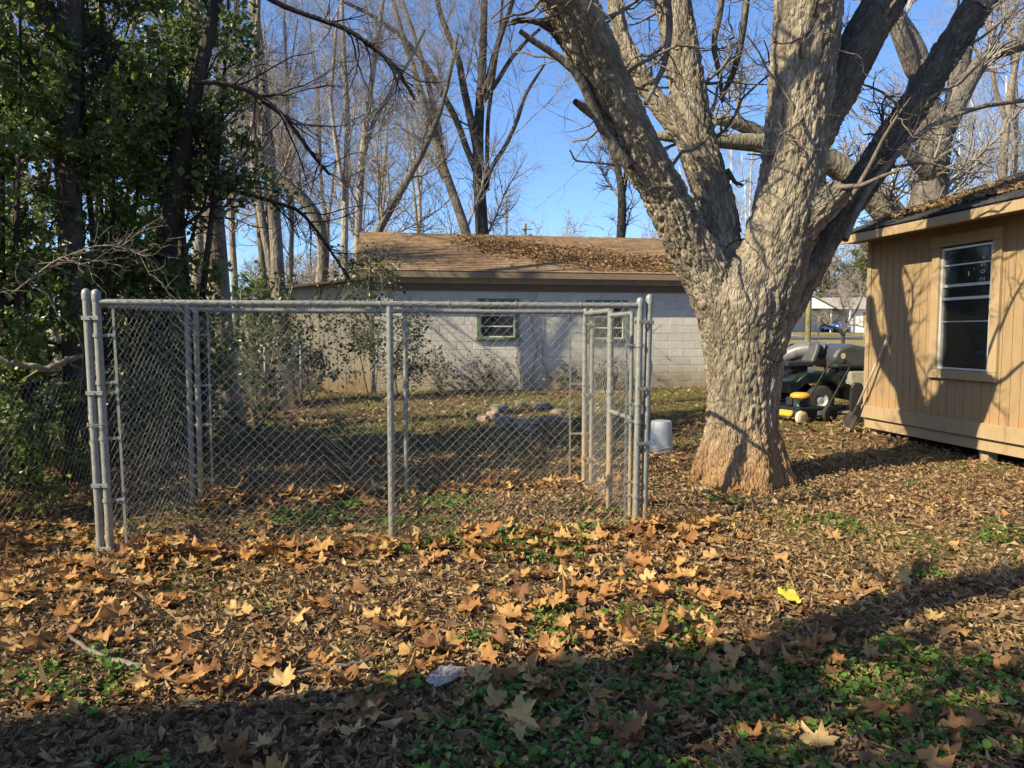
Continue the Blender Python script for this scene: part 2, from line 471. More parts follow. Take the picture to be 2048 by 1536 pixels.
for r in range(14):
    v = ZB+.1+r*.2
    if v > 2.78: break
    offs = .2*(r % 2)
    for c in range(-1, int(LEN/.4)+2):
        u = c*.4+offs; a, b = u-.195, u+.195
        a = max(a, .0); b = min(b, LEN)
        if b-a < .05: continue
        segs = [(a, b)]
        for h in WIN:
            if v+.1 > h[2]+.04 and v-.1 < h[3]-.08:
                ns = []
                for (p, q2) in segs:
                    if q2 <= h[0]+.05 or p >= h[1]-.05: ns.append((p, q2)); continue
                    if p < h[0]+.05: ns.append((p, h[0]+.05))
                    if q2 > h[1]-.05: ns.append((h[1]-.05, q2))
                segs = ns
        for (p, q2) in segs:
            if q2-p < .04: continue
            n0 = -.029+rng.normal(0, .0012)
            cpos = BF[0]+bU*(p+q2)/2+UP*v+bN*n0
            if q2-p > .38 and u < 8.3:
                o = link('block', bme[rng.integers(4)], bwall, cpos-bo, rotb); nb += 1
            elif u < 8.3:
                q = MB(); q.fbox(BF, (p, q2), (v-.0945, v+.0945), (n0-.025, n0+.025), bev=.005)
                q.build('block', MBL, bwall); nb += 1
            else: rest.fbox(BF, (p, q2), (v-.0945, v+.0945), (n0-.025, n0+.025), bev=.005)
rest.build('block_courses', MBL, bwall, kind='stuff')
# other walls (ends and back)
q = MB(); D = 5.6
q.fbox(BF, (0, .18), (ZB-.3, ZT), (-D, -.165)); q.fbox(BF, (LEN-.18, LEN), (ZB-.3, ZT), (-D, -.165)); q.fbox(BF, (.185, LEN-.185), (ZB-.3, ZT), (-D, -D+.18))
rs = (4.24-ZT)/(D/2)
for u0 in (0, LEN-.15):
    fr = (BF[0], -bN, UP, bU); q.prism([(.01, ZT+.005), (D-.01, ZT+.005), (D/2, ZT+rs*D/2-.02)], u0, u0+.15, fr)
q.build('end_wall', MBL, bb)
q = MB(); q.fbox(BF, (.2, LEN-.2), (.2, .24), (-D+.2, -.17)); q.build('inner_floor', simple('dark_floor', (.05,.045,.04)), bb)
# windows
GREEN = simple('green_paint', (.085,.15,.075), .6, var=.25, scale=8, dirt=(.16,.15,.1))
WHITE = simple('white_frame', (.62,.62,.58), .55, var=.1)
def m_glass(name, tint=(.02,.025,.025), clear=.75):
    m = Mat(name)
    f = m.n('LayerWeight', Blend=.25).outputs['Fresnel']
    d = m.n('BsdfDiffuse', Color=(*tint, 1)).outputs[0]; t = m.n('BsdfTransparent').outputs[0]; g = m.n('BsdfGlossy', Roughness=.04).outputs[0]
    a = m.n('MixShader', i0=clear, i1=d, i2=t).outputs[0]
    return m.out(m.n('MixShader', i0=f, i1=a, i2=g).outputs[0])
GLASS = m_glass('window_glass')
for n, h in enumerate(WIN):
    q = MB(); u0, u1, v0, v1 = h
    q.fbox(BF, (u0, u1), (v1-.13, v1), (-.02, .035), .006); q.fbox(BF, (u0+.002, u0+.1), (v0+.07, v1-.132), (-.02, .03), .006)
    q.fbox(BF, (u1-.1, u1-.002), (v0+.07, v1-.132), (-.02, .03), .006); q.fbox(BF, (u0-.03, u1+.03), (v0, v0+.068), (-.02, .07), .01)
    win = q.build('window', GREEN, bb)
    win['label'] = ['left window with green trim and three white bars', 'right window with green trim, partly behind the kennel gate'][n]
    a, b, c, d = u0+.102, u1-.102, v0+.07, v1-.133
    q = MB()
    for vv in (c+.015, c+(d-c)*.33, c+(d-c)*.66, d-.012): q.fbox(BF, (a+.02, b-.02), (vv-.014, vv+.014), (-.075, -.045))
    q.fbox(BF, (a, a+.02), (c, d), (-.08, -.04)); q.fbox(BF, (b-.02, b), (c, d), (-.08, -.04))
    q.build('frame', WHITE, win)
    for k in range(3):
        vv = c+(d-c)*(.33*k+.165)
        q = MB(); q.fbox(BF, (a+.025, b-.025), (vv-.12, vv+.12), (-.064, -.060)); q.build('pane', GLASS, win)
# roof
OV = .36; EZ = 3.0
def m_shingle(name, a, b, c):
    m = Mat(name); v = m.coord('Object')
    rr = m.n('TexBrick', dict(offset=.5), i0=m.coord('UV') if False else m.coord('Object', (1,1,1)), Scale=6.)
    w = m.coord('World'); f = m.noise(w, 9, 6, .7); g = m.vor(m.coord('World', (4, 1.2, 9)), 1.6, out='Color')
    r = m.n('SeparateColor', i0=g).outputs[0]
    col = m.mix(r, a, b); col = m.mix(m.gray(f, .4, .72, 0, .7), col, c)
    col = m.mix(m.gray(m.noise(m.coord('World', (.25, .6, 1)), 1.4, 6, .7), .5, .7, 0, .6), col, tuple(x*.5 for x in c))
    return m.out(m.pbr(col, .95, m.bump(m.noise(w, 120, 2), .5, .004), spec=.1))
SHB = m_shingle('brown_shingle', (.235,.15,.085), (.33,.225,.13), (.14,.095,.06))
SHD = m_shingle('dark_shingle', (.05,.05,.052), (.085,.085,.088), (.035,.034,.034))
def gable(parent, fr, u, depth, ez, slope, ov, mat, rows, thick=.05, name='roof', half_back=True):
    """two roof planes in a wall frame; eave above the wall line at n=+ov; shingle courses as real steps"""
    run = depth/2+ov; O, U_, V_, N_ = fr
    rf = MB()
    for sgn in ((0, 1) if half_back else (0,)):
        # profile (n, z) from eave to ridge
        e = (ov, ez) if sgn == 0 else (-depth-ov, ez); r = (-depth/2, ez+slope*run)
        poly = [e, (e[0], e[1]+thick), (r[0], r[1]+thick), r]
        A = np.array([O+N_*p[0]+UP*p[1] for p in poly])
        V = np.concatenate([A+U_*u[0], A+U_*u[1]])
        rf.add(V, [np.array([[0,1,2,3][::-1], [4,5,6,7]] + [[k, (k+1) % 4, 4+(k+1) % 4, 4+k] for k in range(4)])])
    ro = rf.build(name, mat, parent)
    sh = MB()
    for sgn in ((0, 1) if half_back else (0,)):
        e = np.array((ov, ez+thick)) if sgn == 0 else np.array((-depth-ov, ez+thick)); r = np.array((-depth/2, ez+slope*run+thick))
        L = np.linalg.norm(r-e); d = (r-e)/L; up = np.array([-d[1], d[0]]) if sgn else np.array([d[1], -d[0]])
        if up[1] < 0: up = -up
        for k in range(rows):
            a, b = L*k/rows-(.02 if k == 0 else 0), L*(k+1)/rows+.01
            p = [e+d*a+up*.003, e+d*a+up*.024, e+d*b+up*.011, e+d*b+up*.003]
            m = 34; us = np.linspace(u[0]-.02, u[1]+.02, m)
            for ua, ub in zip(us[:-1], us[1:]):
                jj = rng.normal(0, .004, 2)
                A = np.array([O+N_*(c[0])+UP*(c[1]) for c in p])
                A[1] += up[1]*UP*jj[0]*.6
                V = np.concatenate([A+U_*ua, A+U_*(ub-.006)])
                sh.add(V, [np.array([[1,2,6,5], [0,1,5,4], [0,3,2,1], [4,5,6,7]])])
    s = sh.build('shingle_rows', mat, ro, kind='stuff')
    return ro
BSLOPE = (4.27-EZ)/(D/2+OV)
broof = gable(bb, BF, (-.3, LEN+.3), D, EZ, BSLOPE, OV, SHB, 25)
q = MB(); q.fbox(BF, (-.32, LEN+.32), (EZ-.095, EZ+.035), (OV+.003, OV+.028)); q.build('fascia', m_wood('fascia_paint', (.25,.19,.13), (.18,.135,.09), gs=(3,3,30)), bb)
q = MB(); q.fbox(BF, (.0, LEN), (2.62, 2.79), (.003, .035)); q.build('ledger_board', m_wood('weathered_board', (.21,.15,.1), (.12,.085,.06), gs=(3,3,30)), bb)
q = MB(); q.fbox(BF, (-.3, LEN+.3), (EZ-.03, EZ-.012), (-.0, OV)); q.build('soffit', simple('soffit_paint', (.2,.16,.12)), bb)

# lean-to on the left end
lt = thing('lean_to', 'beige boarded lean-to with sloping roof at the left end of the block building', 'shed', BF[0]+bU*-1.1+UP*.25)
LTM = m_wood('beige_siding', (.43,.38,.28), (.35,.3,.21), gs=(25,25,1.5), stain=((.32,.22,.1), 1.0, .5))
zl = lambda u: 2.93+.135*u
fr2 = (BF[0]+bN*-.05, bU, UP, bN)
for k in range(11):
    u1 = -k*.2-.004; u0 = u1-.192
    q = MB(); q.prism([(u0, ZB-.1), (u1, ZB-.1), (u1, zl(u1)-.06), (u0, zl(u0)-.06)], -.02+.001*(k % 3), .0+.001*(k % 3), fr2); q.build('siding_board', LTM, lt)
q = MB(); q.prism([(-2.2, ZB-.1), (-.0, ZB-.1), (-.0, zl(0)-.07), (-2.2, zl(-2.2)-.07)], -.06, -.024, fr2); q.fbox(fr2, (-2.2,-2.1), (ZB-.1, 2.5), (-3, -.065)); q.build('wall', LTM, lt)
q = MB(); q.prism([(-2.55, zl(-2.55)-.05), (.02, zl(.02)-.05), (.02, zl(.02)), (-2.55, zl(-2.55))], -3.2, .22, fr2); q.build('roof', simple('rusty_tin', (.09,.075,.06), .7, var=.4), lt)
q = MB(); q.fbox(BF, (-.055, -.005), (ZB-.2, 2.86), (-.03, .02)); q.build('corner_board', m_wood('corner_wood', (.33,.26,.17), (.25,.2,.13)), lt)

# ------------------------------------------------------------------ tan wooden house on the right
hC = np.array([5.16, 10.8, 0.]); hU = nrm(np.array([.164, -.986, 0])); hN = np.array([hU[1], -hU[0], 0])
HF = (hC, hU, UP, hN); HLEN = 6.6
wh = thing('wooden_house', 'tan wood sided house raised on posts with one window and a leaf strewn roof', 'house', (hC[0], hC[1], .15))
TAN = m_wood('tan_siding', (.30,.212,.115), (.24,.168,.088), gs=(30,30,1.4), stain=((.34,.185,.08), 1.15, .55))
TRIM = m_wood('tan_trim', (.34,.25,.145), (.28,.2,.112), gs=(22,22,2))
gl0 = on(HF, 1877, 735); gl1 = on(HF, 1990, 485)
GU0, GU1 = gl0[0], gl1[0]; GV0, GV1 = 1.165, 2.66
SB, STOP = .50, 2.93      # siding bottom / top
k = 0; u = .0
while u < HLEN:
    a, b = u+.004, u+.131
    parts = [(SB, STOP)]
    if b > GU0-.03 and a < GU1+.03: parts = [(SB, GV0-.03), (GV1+.03, STOP)]
    for (v0, v1) in parts:
        q = MB(); q.fbox(HF, (a, b), (v0, v1), (-.018, .0012*rng.random()), .002)
        q.build('siding_board', TAN, wh)
    if len(parts) == 2:
        if a < GU0-.03: q = MB(); q.fbox(HF, (a, GU0-.03), (GV0-.028, GV1+.028), (-.018, .0), .001); q.build('siding_board', TAN, wh)
        if b > GU1+.03: q = MB(); q.fbox(HF, (GU1+.03, b), (GV0-.028, GV1+.028), (-.018, .0), .001); q.build('siding_board', TAN, wh)
    u += .135
q = MB(); wall_pieces(q, HF, (0.01, HLEN), (SB-.1, STOP+.1), (-.1, -.017), [(GU0-.02, GU1+.02, GV0-.02, GV1+.02)])
q.fbox(HF, (.005, .1), (SB-.1, 2.95), (-6.4, -.105)); q.fbox(HF, (HLEN-.1, HLEN), (SB-.1, 2.95), (-6.4, -.105)); [q.prism([(.1, 2.955), (6.3, 2.955), (3.2, 4.0)], a_, a_+.09, (HF[0], -hN, UP, hU)) for a_ in (.005, HLEN-.1)]; q.fbox(HF, (.1, HLEN-.1), (SB-.1, 3.), (-6.4, -6.3))
q.build('wall', TAN, wh)
q = MB(); q.fbox(HF, (.002, .085), (SB+.035, STOP), (.003, .022), .003); q.build('corner_board', TRIM, wh)
q = MB(); q.fbox(HF, (-.02, HLEN), (.385, .565), (.005, .035), .004); q.build('skirt_board', TRIM, wh)
q = MB(); q.fbox(HF, (-.0, HLEN), (.235, .375), (-.05, -.012), .004); q.build('skirt_board', TRIM, wh)
q = MB(); q.fbox(HF, (.05, HLEN-.05), (.30, .40), (-6.3, -.11)); q.build('floor_frame', simple('joist', (.12,.08,.05)), wh)
for uu in (.1, 2.13, 4.2, 6.2):
    for nn_ in (-.16, -3, -6):
        q = MB(); p = HF[0]+hU*uu+hN*nn_; g = float(ground_z(p[0], p[1]))
        q.fbox(HF, (uu-.07, uu+.07), (g-.15, .30 if nn_ < -.2 else .233), (nn_-.07, nn_+.07), .006); q.build('post', TRIM, wh)
# window
q = MB()
q.fbox(HF, (GU0-.135, GU0-.012), (GV0-.005, GV1+.02), (.002, .042), .003); q.fbox(HF, (GU1+.012, GU1+.135), (GV0-.005, GV1+.02), (.002, .042), .003)
q.fbox(HF, (GU0-.16, GU1+.13), (GV1+.023, GV1+.16), (.002, .046), .003); q.fbox(HF, (GU0-.13, GU1+.14), (GV0-.115, GV0-.008), (.002, .055), .003)
hw = q.build('window', TRIM, wh)
ALU = simple('aluminium_frame', (.55,.55,.53), .4, .5, var=.1)
q = MB()
for (a, b, c, d) in ((GU0-.01, GU0+.03, GV0, GV1), (GU1-.03, GU1+.01, GV0, GV1)): q.fbox(HF, (a, b), (c, d), (-.03, .014))
gm = GV0+.87
for vv, t, n0 in ((GV0+.012, .013, 0), (GV1-.012, .013, 0), (gm, .017, .008), (gm+.155, .011, 0), (gm+.17, .006, .005), (gm+.41, .008, 0), (gm-.28, .006, -.01)):
    q.fbox(HF, (GU0+.031, GU1-.031), (vv-t, vv+t), (-.028+n0, .006+n0))
q.build('frame', ALU, hw)
DGLASS = m_glass('dusty_glass', (.03,.038,.035), .5)
edges = [GV0+.025, gm-.28, gm, gm+.155, gm+.41, GV1-.02]
for a, b in zip(edges[:-1], edges[1:]):
    q = MB(); q.fbox(HF, (GU0+.02, GU1-.02), (a+.012, b-.012), (-.018, -.014)); q.build('pane', DGLASS, hw)
q = MB()   # dust spots and paint flecks on the upper glass
for _ in range(24):
    uu = rng.uniform(GU0+.04, GU1-.04); vv = rng.uniform(gm+.02, GV1-.04); r = abs(rng.normal(0, .0022))+.0012
    q.fbox(HF, (uu-r, uu+r), (vv-r*rng.uniform(.6, 3), vv+r), (-.0138, -.0132))
q.fbox(HF, (GU0+.41, GU0+.425), (GV1-.36, GV1-.31), (-.0138, -.013))
def glyph(mb, segs, u, v, s):
    for a, b in segs:
        # written up the pane: glyph x runs upwards, glyph y runs to the left
        pa = HF[0]+hU*(u-a[1]*s)+UP*(v+a[0]*s)+hN*-.0128; pb = HF[0]+hU*(u-b[1]*s)+UP*(v+b[0]*s)+hN*-.0128
        mb.tube([pa, pb], .0028, 4)
two = [((0,.8),(.2,1)),((.2,1),(.5,1)),((.5,1),(.6,.75)),((.6,.75),(0,0)),((0,0),(.7,.05))]
five = [((.6,1),(.1,1)),((.1,1),(.05,.55)),((.05,.55),(.45,.6)),((.45,.6),(.6,.3)),((.6,.3),(.35,0)),((.35,0),(0,.1))]
zero = [((.3,1),(.55,.75)),((.55,.75),(.55,.25)),((.55,.25),(.3,0)),((.3,0),(.05,.25)),((.05,.25),(.05,.75)),((.05,.75),(.3,1))]
for n, g in enumerate((two, zero, five, zero)): glyph(q, g, GU0+.66, GV1-.43+n*.085, .062*(.72 if n == 3 else 1))
q.build('chalk_marks', simple('chalk', (.65,.65,.6), .9), hw, kind='stuff')
# room behind
q = MB(); dk = simple('dark_room', (.045,.042,.038), .9)
a, b, c, d = GU0-.5, GU1+.5, .6, 2.9
q.fbox(HF, (a, b), (c, c+.02), (-1.6, -.12)); q.fbox(HF, (a, b), (d, d+.02), (-1.6, -.12)); q.fbox(HF, (a, a+.02), (c+.02, d), (-1.6, -.12)); q.fbox(HF, (b-.02, b), (c+.02, d), (-1.6, -.12)); q.fbox(HF, (a, b), (c, d), (-1.65, -1.605))
q.build('room', dk, wh)
q = MB(); q.fbox(HF, (GU0-.3, GU1+.3), (GV0+.20, GV0+.235), (-.62, -.2)); q.build('shelf', simple('shelf_white', (.5,.5,.48)), wh)
q = MB(); q.fbox(HF, (GU0+.12, GU0+.3), (GV0+.237, GV0+.43), (-.42, -.22), .004)
tag(q.build('cardboard_box', simple('cardboard', (.5,.34,.2), .9)), 'small brown cardboard box on the shelf behind the house window', 'box')
# roof
HEZ, HOV, HSL = 2.965, .43, .33
hroof = gable(wh, HF, (-.28, HLEN+.3), 6.4, HEZ, HSL, HOV, SHD, 26)
q = MB(); q.fbox(HF, (-.3, HLEN+.3), (HEZ-.09, HEZ+.02), (HOV+.002, HOV+.03), .003); q.build('fascia', TRIM, wh)
q = MB(); q.fbox(HF, (-.27, HLEN+.3), (HEZ-.04, HEZ-.02), (.003, HOV-.001)); q.build('soffit', TAN, wh)
# ------------------------------------------------------------------ bark materials
def m_bark_big():
    m = Mat('furrowed_bark'); b = m.coord(attr='bark'); w = m.coord('World')
    f = m.noise(m.coord(attr='bark', scale=(1, 1, 1)), 9, 6, .7, .6); f2 = m.noise(w, 3, 5, .6)
    hgt = m.n('Attribute', dict(attribute_name='ridge')).outputs['Fac']
    col = m.ramp(f, [(.25, (.082,.067,.048)), (.5, (.185,.157,.115)), (.75, (.32,.275,.205))])
    col = m.mix(.55, col, m.ramp(hgt, [(.15, (.10,.082,.058)), (.5, (.22,.185,.133)), (.85, (.40,.345,.255))]))
    col = m.mix(m.gray(f2, .52, .7, 0, .5), col, (.16,.135,.105))
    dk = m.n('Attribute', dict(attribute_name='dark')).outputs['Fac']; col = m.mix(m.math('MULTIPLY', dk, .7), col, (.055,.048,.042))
    lich = m.gray(m.noise(w, 14, 4, .6), .62, .68, 0, .45)
    col = m.mix(lich, col, (.34,.35,.29))
    z = m.n('SeparateXYZ', i0=w).outputs[2]
    k = m.n('MapRange', i0=m.math('ADD', z, m.math('MULTIPLY', m.noise(w, 2.5, 5, .7), .7)), i1=1.28, i2=.55).outputs[0]
    col = m.mix(m.math('MULTIPLY', k, .8), col, m.ramp(f, [(.3, (.17,.085,.035)), (.7, (.38,.22,.105))]))
    h = m.math('ADD', m.noise(m.coord(attr='bark'), 30, 6, .75), m.math('MULTIPLY', m.gray(m.vor(m.coord(attr='bark'), 34, 'DISTANCE_TO_EDGE'), 0, .25), .8))
    return m.out(m.pbr(col, .95, m.bump(h, 1., .016), spec=.1))
BARK = m_bark_big()
def m_bark(name, a, b, c, sc=1., moss=None):
    m = Mat(name); w = m.coord('World', (1, 1, .35)); w1 = m.coord('World')
    f = m.noise(w, 16*sc, 6, .7, .4)
    col = m.ramp(f, [(.3, a), (.52, b), (.75, c)])
    col = m.mix(m.gray(m.noise(w1, 1.7, 5, .6), .45, .65, 0, .6), col, tuple(.6*x for x in a) if moss is None else moss)
    return m.out(m.pbr(col, .95, m.bump(m.math('ADD', f, m.vor(w, 22*sc)), .8, .02), spec=.1))
BK_GREY = m_bark('grey_bark', (.085,.072,.058), (.17,.145,.115), (.26,.225,.18))
BK_DARK = m_bark('dark_bark', (.035,.03,.025), (.075,.064,.052), (.13,.115,.095))
BK_PALE = m_bark('pale_bark', (.19,.165,.13), (.32,.28,.22), (.45,.40,.33))
BK_TAN = m_bark('tan_bark', (.13,.107,.08), (.225,.19,.145), (.34,.295,.23))
BK_WHITE = m_bark('white_bark', (.42,.40,.36), (.6,.58,.54), (.72,.7,.66), .5)
BK_MOSS = m_bark('mossy_bark', (.12,.105,.075), (.21,.185,.135), (.3,.27,.2), moss=(.085,.085,.025))
TW_BROWN = m_bark('twig_brown', (.17,.14,.115), (.27,.23,.19), (.39,.335,.28))
TW_GREY = m_bark('twig_grey', (.22,.195,.165), (.33,.29,.245), (.45,.40,.34))
TW_DARK = m_bark('twig_dark', (.035,.028,.024), (.07,.055,.047), (.11,.09,.075))

def pxl(pts, Y, dY=0., wide=1.):
    """traced centre line (px, py, width px) at depth Y (+ dY per step or list) -> points, radii in metres"""
    pts = [p if len(p) == 3 else (*p, None) for p in pts]
    w = None; out = []
    ws = []
    for p in pts:
        w = p[2] if p[2] is not None else w; ws.append(w)
    n = len(pts); dd = np.zeros(n) if np.isscalar(dY) and dY == 0 else (np.linspace(0, dY, n) if np.isscalar(dY) else np.asarray(dY, float))
    P = np.array([at(p[0], p[1], Y+d) for p, d in zip(pts, dd)])
    R = np.array([wp/2/F_PX*(Y+d)*wide for wp, d in zip(ws, dd)])
    return P, R

# ------------------------------------------------------------------ the big forked tree
TY = 7.62
base = hit(1482, 955); gz = float(base[2])
px0 = at(1480, 900, TY)
limbs = []
# trunk
tp = [(1481,985,214),(1480,955,186),(1479,925,168),(1480,890,152),(1483,850,146),(1486,800,143),(1487,750,147),(1486,700,156),(1484,655,170),(1484,610,190),(1486,580,180),(1492,550,140),(1500,515,80),(1506,480,30)]
limbs.append(pxl(tp, TY))
A = [(1478,720,120),(1462,650,118),(1440,600,112),(1412,545,104),(1372,480,98),(1335,400,92),(1300,340,90),(1275,295,92),(1228,200,96),(1185,105,101),(1140,5,106),(1095,-90,108),(1050,-190,100)]
limbs.append(pxl(A, TY-.02, [0,0,-.02,-.05,-.1,-.18,-.26,-.33,-.5,-.68,-.88,-1.1,-1.3]))
B = [(1470,640,92),(1458,580,88),(1448,500,80),(1430,400,78),(1408,330,80),(1392,290,78),(1378,200,76),(1362,100,74),(1345,0,70),(1330,-100,64)]
limbs.append(pxl(B, TY+.1, [0,.05,.12,.25,.33,.38,.5,.62,.75,.9]))
B2 = [(1402,330,48),(1365,270,46),(1322,215,44),(1290,170,42),(1262,120,40),(1240,60,36),(1225,-20,32)]
limbs.append(pxl(B2, TY+.35, [0,.1,.2,.3,.4,.5,.6]))
Cc = [(1500,690,140),(1520,620,140),(1538,560,138),(1552,500,136),(1572,430,136),(1584,370,132),(1590,300,126),(1598,220,126),(1606,150,128),(1612,80,130),(1618,0,132),(1624,-100,130)]
limbs.append(pxl(Cc, TY-.05, [0,0,-.02,-.03,-.05,-.06,-.06,-.05,-.05,-.05,-.05,-.05]))
C2 = [(1612,300,84),(1640,245,86),(1672,180,84),(1700,125,82),(1735,60,82),(1772,-5,82),(1815,-85,78)]
limbs.append(pxl(C2, TY+.0, [0,.05,.1,.15,.22,.3,.38]))
ST_ = [(1590,470,76),(1625,430,72),(1655,402,66),(1680,382,58),(1692,372,44)]
limbs.append(pxl(ST_, TY-.2, [0,-.05,-.1,-.14,-.16]))
Dd = [(1540,650,92),(1574,600,84),(1604,556,72),(1632,508,64),(1665,450,62),(1700,402,62),(1735,352,66),(1770,300,68),(1805,245,66),(1838,195,64),(1870,142,62),(1905,85,60),(1945,25,60),(1990,-45,58)]
limbs.append(pxl(Dd, TY+.1, np.linspace(0, .75, len(Dd))))
ARCH = [(1135,84,30),(1108,62,24),(1085,46,22),(1055,38,20),(1030,42,18),(1012,50,13)]
limbs.append(pxl(ARCH, TY-.72, [0,-.1,-.18,-.24,-.28,-.3]))
def extend(p, r, L=2.6, n=4):
    d = nrm((p[-1]-p[-3])[None])[0]; d = nrm((d+np.array([0,0,.35]))[None])[0]
    e = [p[-1]+d*L*k/n+np.array([.08*math.sin(k*1.7), .06*math.cos(k*2.3), 0]) for k in range(1, n+1)]
    return np.concatenate([p, e]), np.r_[r, np.linspace(r[-1], r[-1]*.35, n+1)[1:]]
EXT = [extend(*limbs[k_]) for k_ in (1, 2, 4, 5, 7)]
res = [resample(p, r, 26) for p, r in limbs]
q = MB()
for p, r in res:
    q.tube(p, r, 18)
# roots
rngt = np.random.default_rng(8)
for a in np.radians([190, 238, 285, 330, 20, 75, 130]):
    d = np.array([math.cos(a), math.sin(a), 0]); c = px0*[1,1,0]+np.array([0,0,gz])
    Lr = rngt.uniform(.5, .62)
    pts = np.array([c+d*.18+UP*.6, c+d*.33+UP*.3, c+d*.44+UP*.1, c+d*Lr+UP*-.12])
    q.tube(*resample(pts, [.18,.16,.11,.05], 10), 10)
tmp = link('tmp_tree', q.data('tmp_tree', BARK))
md = tmp.modifiers.new('r', 'REMESH'); md.mode = 'VOXEL'; md.voxel_size = .0155
md = tmp.modifiers.new('s', 'SMOOTH'); md.factor = .6; md.iterations = 18
dg = bpy.context.evaluated_depsgraph_get(); ev = tmp.evaluated_get(dg); me = bpy.data.meshes.new_from_object(ev)
nv = len(me.vertices); V = np.zeros(nv*3, np.float32); me.vertices.foreach_get('co', V); V = V.reshape(-1, 3).astype(float)
Nn = np.zeros(nv*3, np.float32); me.vertices.foreach_get('normal', Nn); Nn = Nn.reshape(-1, 3).astype(float)
bpy.data.objects.remove(tmp)
# local bark coordinates: across / along the nearest limb
best = np.full(nv, 1e9); bark = np.zeros((nv, 3)); dark = np.zeros(nv)
for li, (p, r) in enumerate(res):
    s_ = np.r_[0, np.cumsum(np.linalg.norm(np.diff(p, axis=0), axis=1))]
    T = nrm(np.gradient(p, axis=0)); ref = np.array([0, 1., 0]); e1 = nrm(np.cross(T, ref)); e2 = np.cross(T, e1)
    for k in range(len(p)):
        d = V-p[k]; al = (d*T[k]).sum(1); pr = d-al[:,None]*T[k]
        m_ = (np.linalg.norm(d, axis=1)-r[k])
        # one sample per ring; along coordinate from the ring centre
        b = np.stack([(pr*e1[k]).sum(1), (pr*e2[k]).sum(1), s_[k]+al], 1)
        w = m_ < best
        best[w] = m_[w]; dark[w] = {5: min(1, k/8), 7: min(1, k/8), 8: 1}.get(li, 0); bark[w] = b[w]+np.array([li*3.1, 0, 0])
bc = bark*np.array([1, 1, .28])
wp = bc+.03*np.stack([vnoise(bc*14, 1), vnoise(bc*14, 2), vnoise(bc*14, 3)], 1)
def sstep(x, a, b):
    t = np.clip((x-a)/(b-a), 0, 1); return t*t*(3-2*t)
f1, f2, ca = worley(wp*14, 5); g1, g2, cb_ = worley(wp*29*np.array([1,1,1.5])+7, 9)
e1_ = sstep(f2-f1, .0, .36); e2_ = sstep(g2-g1, .0, .36)
ridge = e1_*(.55+.45*ca)*.62+e2_*(.5+.5*cb_)*.38
big = fbm(V*2.2, 3, 12); mid = fbm(bc*9, 3, 33)
plate = vnoise(wp*30, 44)
amp = .056*np.clip(.75+.45*vnoise(V*1.1, 77), .5, 1.15)*np.clip(.55+.45*sstep(V[:,2], .2, .9), .5, 1)*(1-.3*sstep(V[:,2], 3.2, 5.5))
disp = (ridge-.78)*amp+big*.014+mid*.010+plate*.005
ptint = .5*ca+.5*cb_
V2 = V+Nn*disp[:,None]
me.vertices.foreach_set('co', V2.astype(np.float32).ravel())
bt = thing('forked_tree', 'massive forked tree with deeply furrowed grey bark and an orange stained foot, beside the kennel', 'tree', (float(px0[0]), TY, gz))
off = np.array(bt.location); me.vertices.foreach_set('co', (V2-off).astype(np.float32).ravel())
me.attributes.new('bark', 'FLOAT_VECTOR', 'POINT').data.foreach_set('vector', bc.astype(np.float32).ravel())
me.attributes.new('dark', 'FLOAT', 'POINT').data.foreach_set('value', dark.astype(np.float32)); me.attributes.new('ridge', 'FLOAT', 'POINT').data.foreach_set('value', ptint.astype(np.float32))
me.polygons.foreach_set('use_smooth', np.ones(len(me.polygons), bool)); me.update(); me.name = 'trunk'
me.materials.clear(); me.materials.append(BARK)
link('trunk', me, bt)

def crown(parent, name, mat, sets, ks):
    q = MB()
    for (P, R), k in zip(sets, ks):
        V, F = tubes(P, R, k); q.add(V, F)
    return q.build(name, mat, parent, smooth=True)
# finer limbs and twigs of the big tree
rng = np.random.default_rng(11)
fine = []
def tr(pts, Y, dY=0., n=12):
    P, R = pxl(pts, Y, dY); P, R = resample(P, R, n); return P, R
traced = [
 tr([(1255,330,24),(1225,290,22),(1195,240,20),(1182,205,20),(1160,150,18),(1110,108,15),(1070,85,13),(1040,62,10)], TY-.5, -.5),
 tr([(1225,270,16),(1195,235,20),(1168,215,18),(1150,203,12)], TY-.5, -.3),
 tr([(1690,480,14),(1720,405,13),(1760,345,12),(1840,262,11),(1900,235,10),(1960,212,9),(2060,200,8)], TY-.1, .9),
 tr([(1700,400,10),(1740,330,8),(1770,270,7),(1800,225,6),(1822,195,4)], TY-.15, -.4),
 tr([(1670,375,12),(1720,372,9),(1770,350,7),(1800,340,5)], TY-.4, -.4),
 tr([(1322,-90,16),(1338,20,14),(1340,60,13),(1330,130,12),(1300,190,10),(1288,212,7)], TY-.6, -.2),
 tr([(1452,-90,14),(1440,30,12),(1425,90,11),(1440,150,10),(1445,205,7)], TY+.8, .2),
 tr([(1500,-90,15),(1490,30,14),(1480,100,13),(1462,160,12),(1440,200,9)], TY+.8, .4),
 tr([(1270,640,6),(1230,330,5),(1190,325,4),(1150,322,4),(1140,300,3)][1:], TY-.4, -.3),
 tr([(1455,340,10),(1470,365,8),(1484,370,6)], TY+.3, .2),
 tr([(1760,300,12),(1690,110,10),(1720,80,9),(1760,60,8)][1:], TY+.3, .3),
]
P0 = np.stack([t[0] for t in traced]); R0 = np.stack([t[1] for t in traced])
LP = [resample(p, r*1.0, 12) for p, r in res[1:6]+res[7:8]]
LPp = np.stack([a for a, b in LP]); LRr = np.stack([b for a, b in LP])
b1 = grow(rng, LPp, LRr, 70, .4, 1., 62, 15, 1.1, .35, 9, .28, .05, .12, .006, .3, .2, .022)
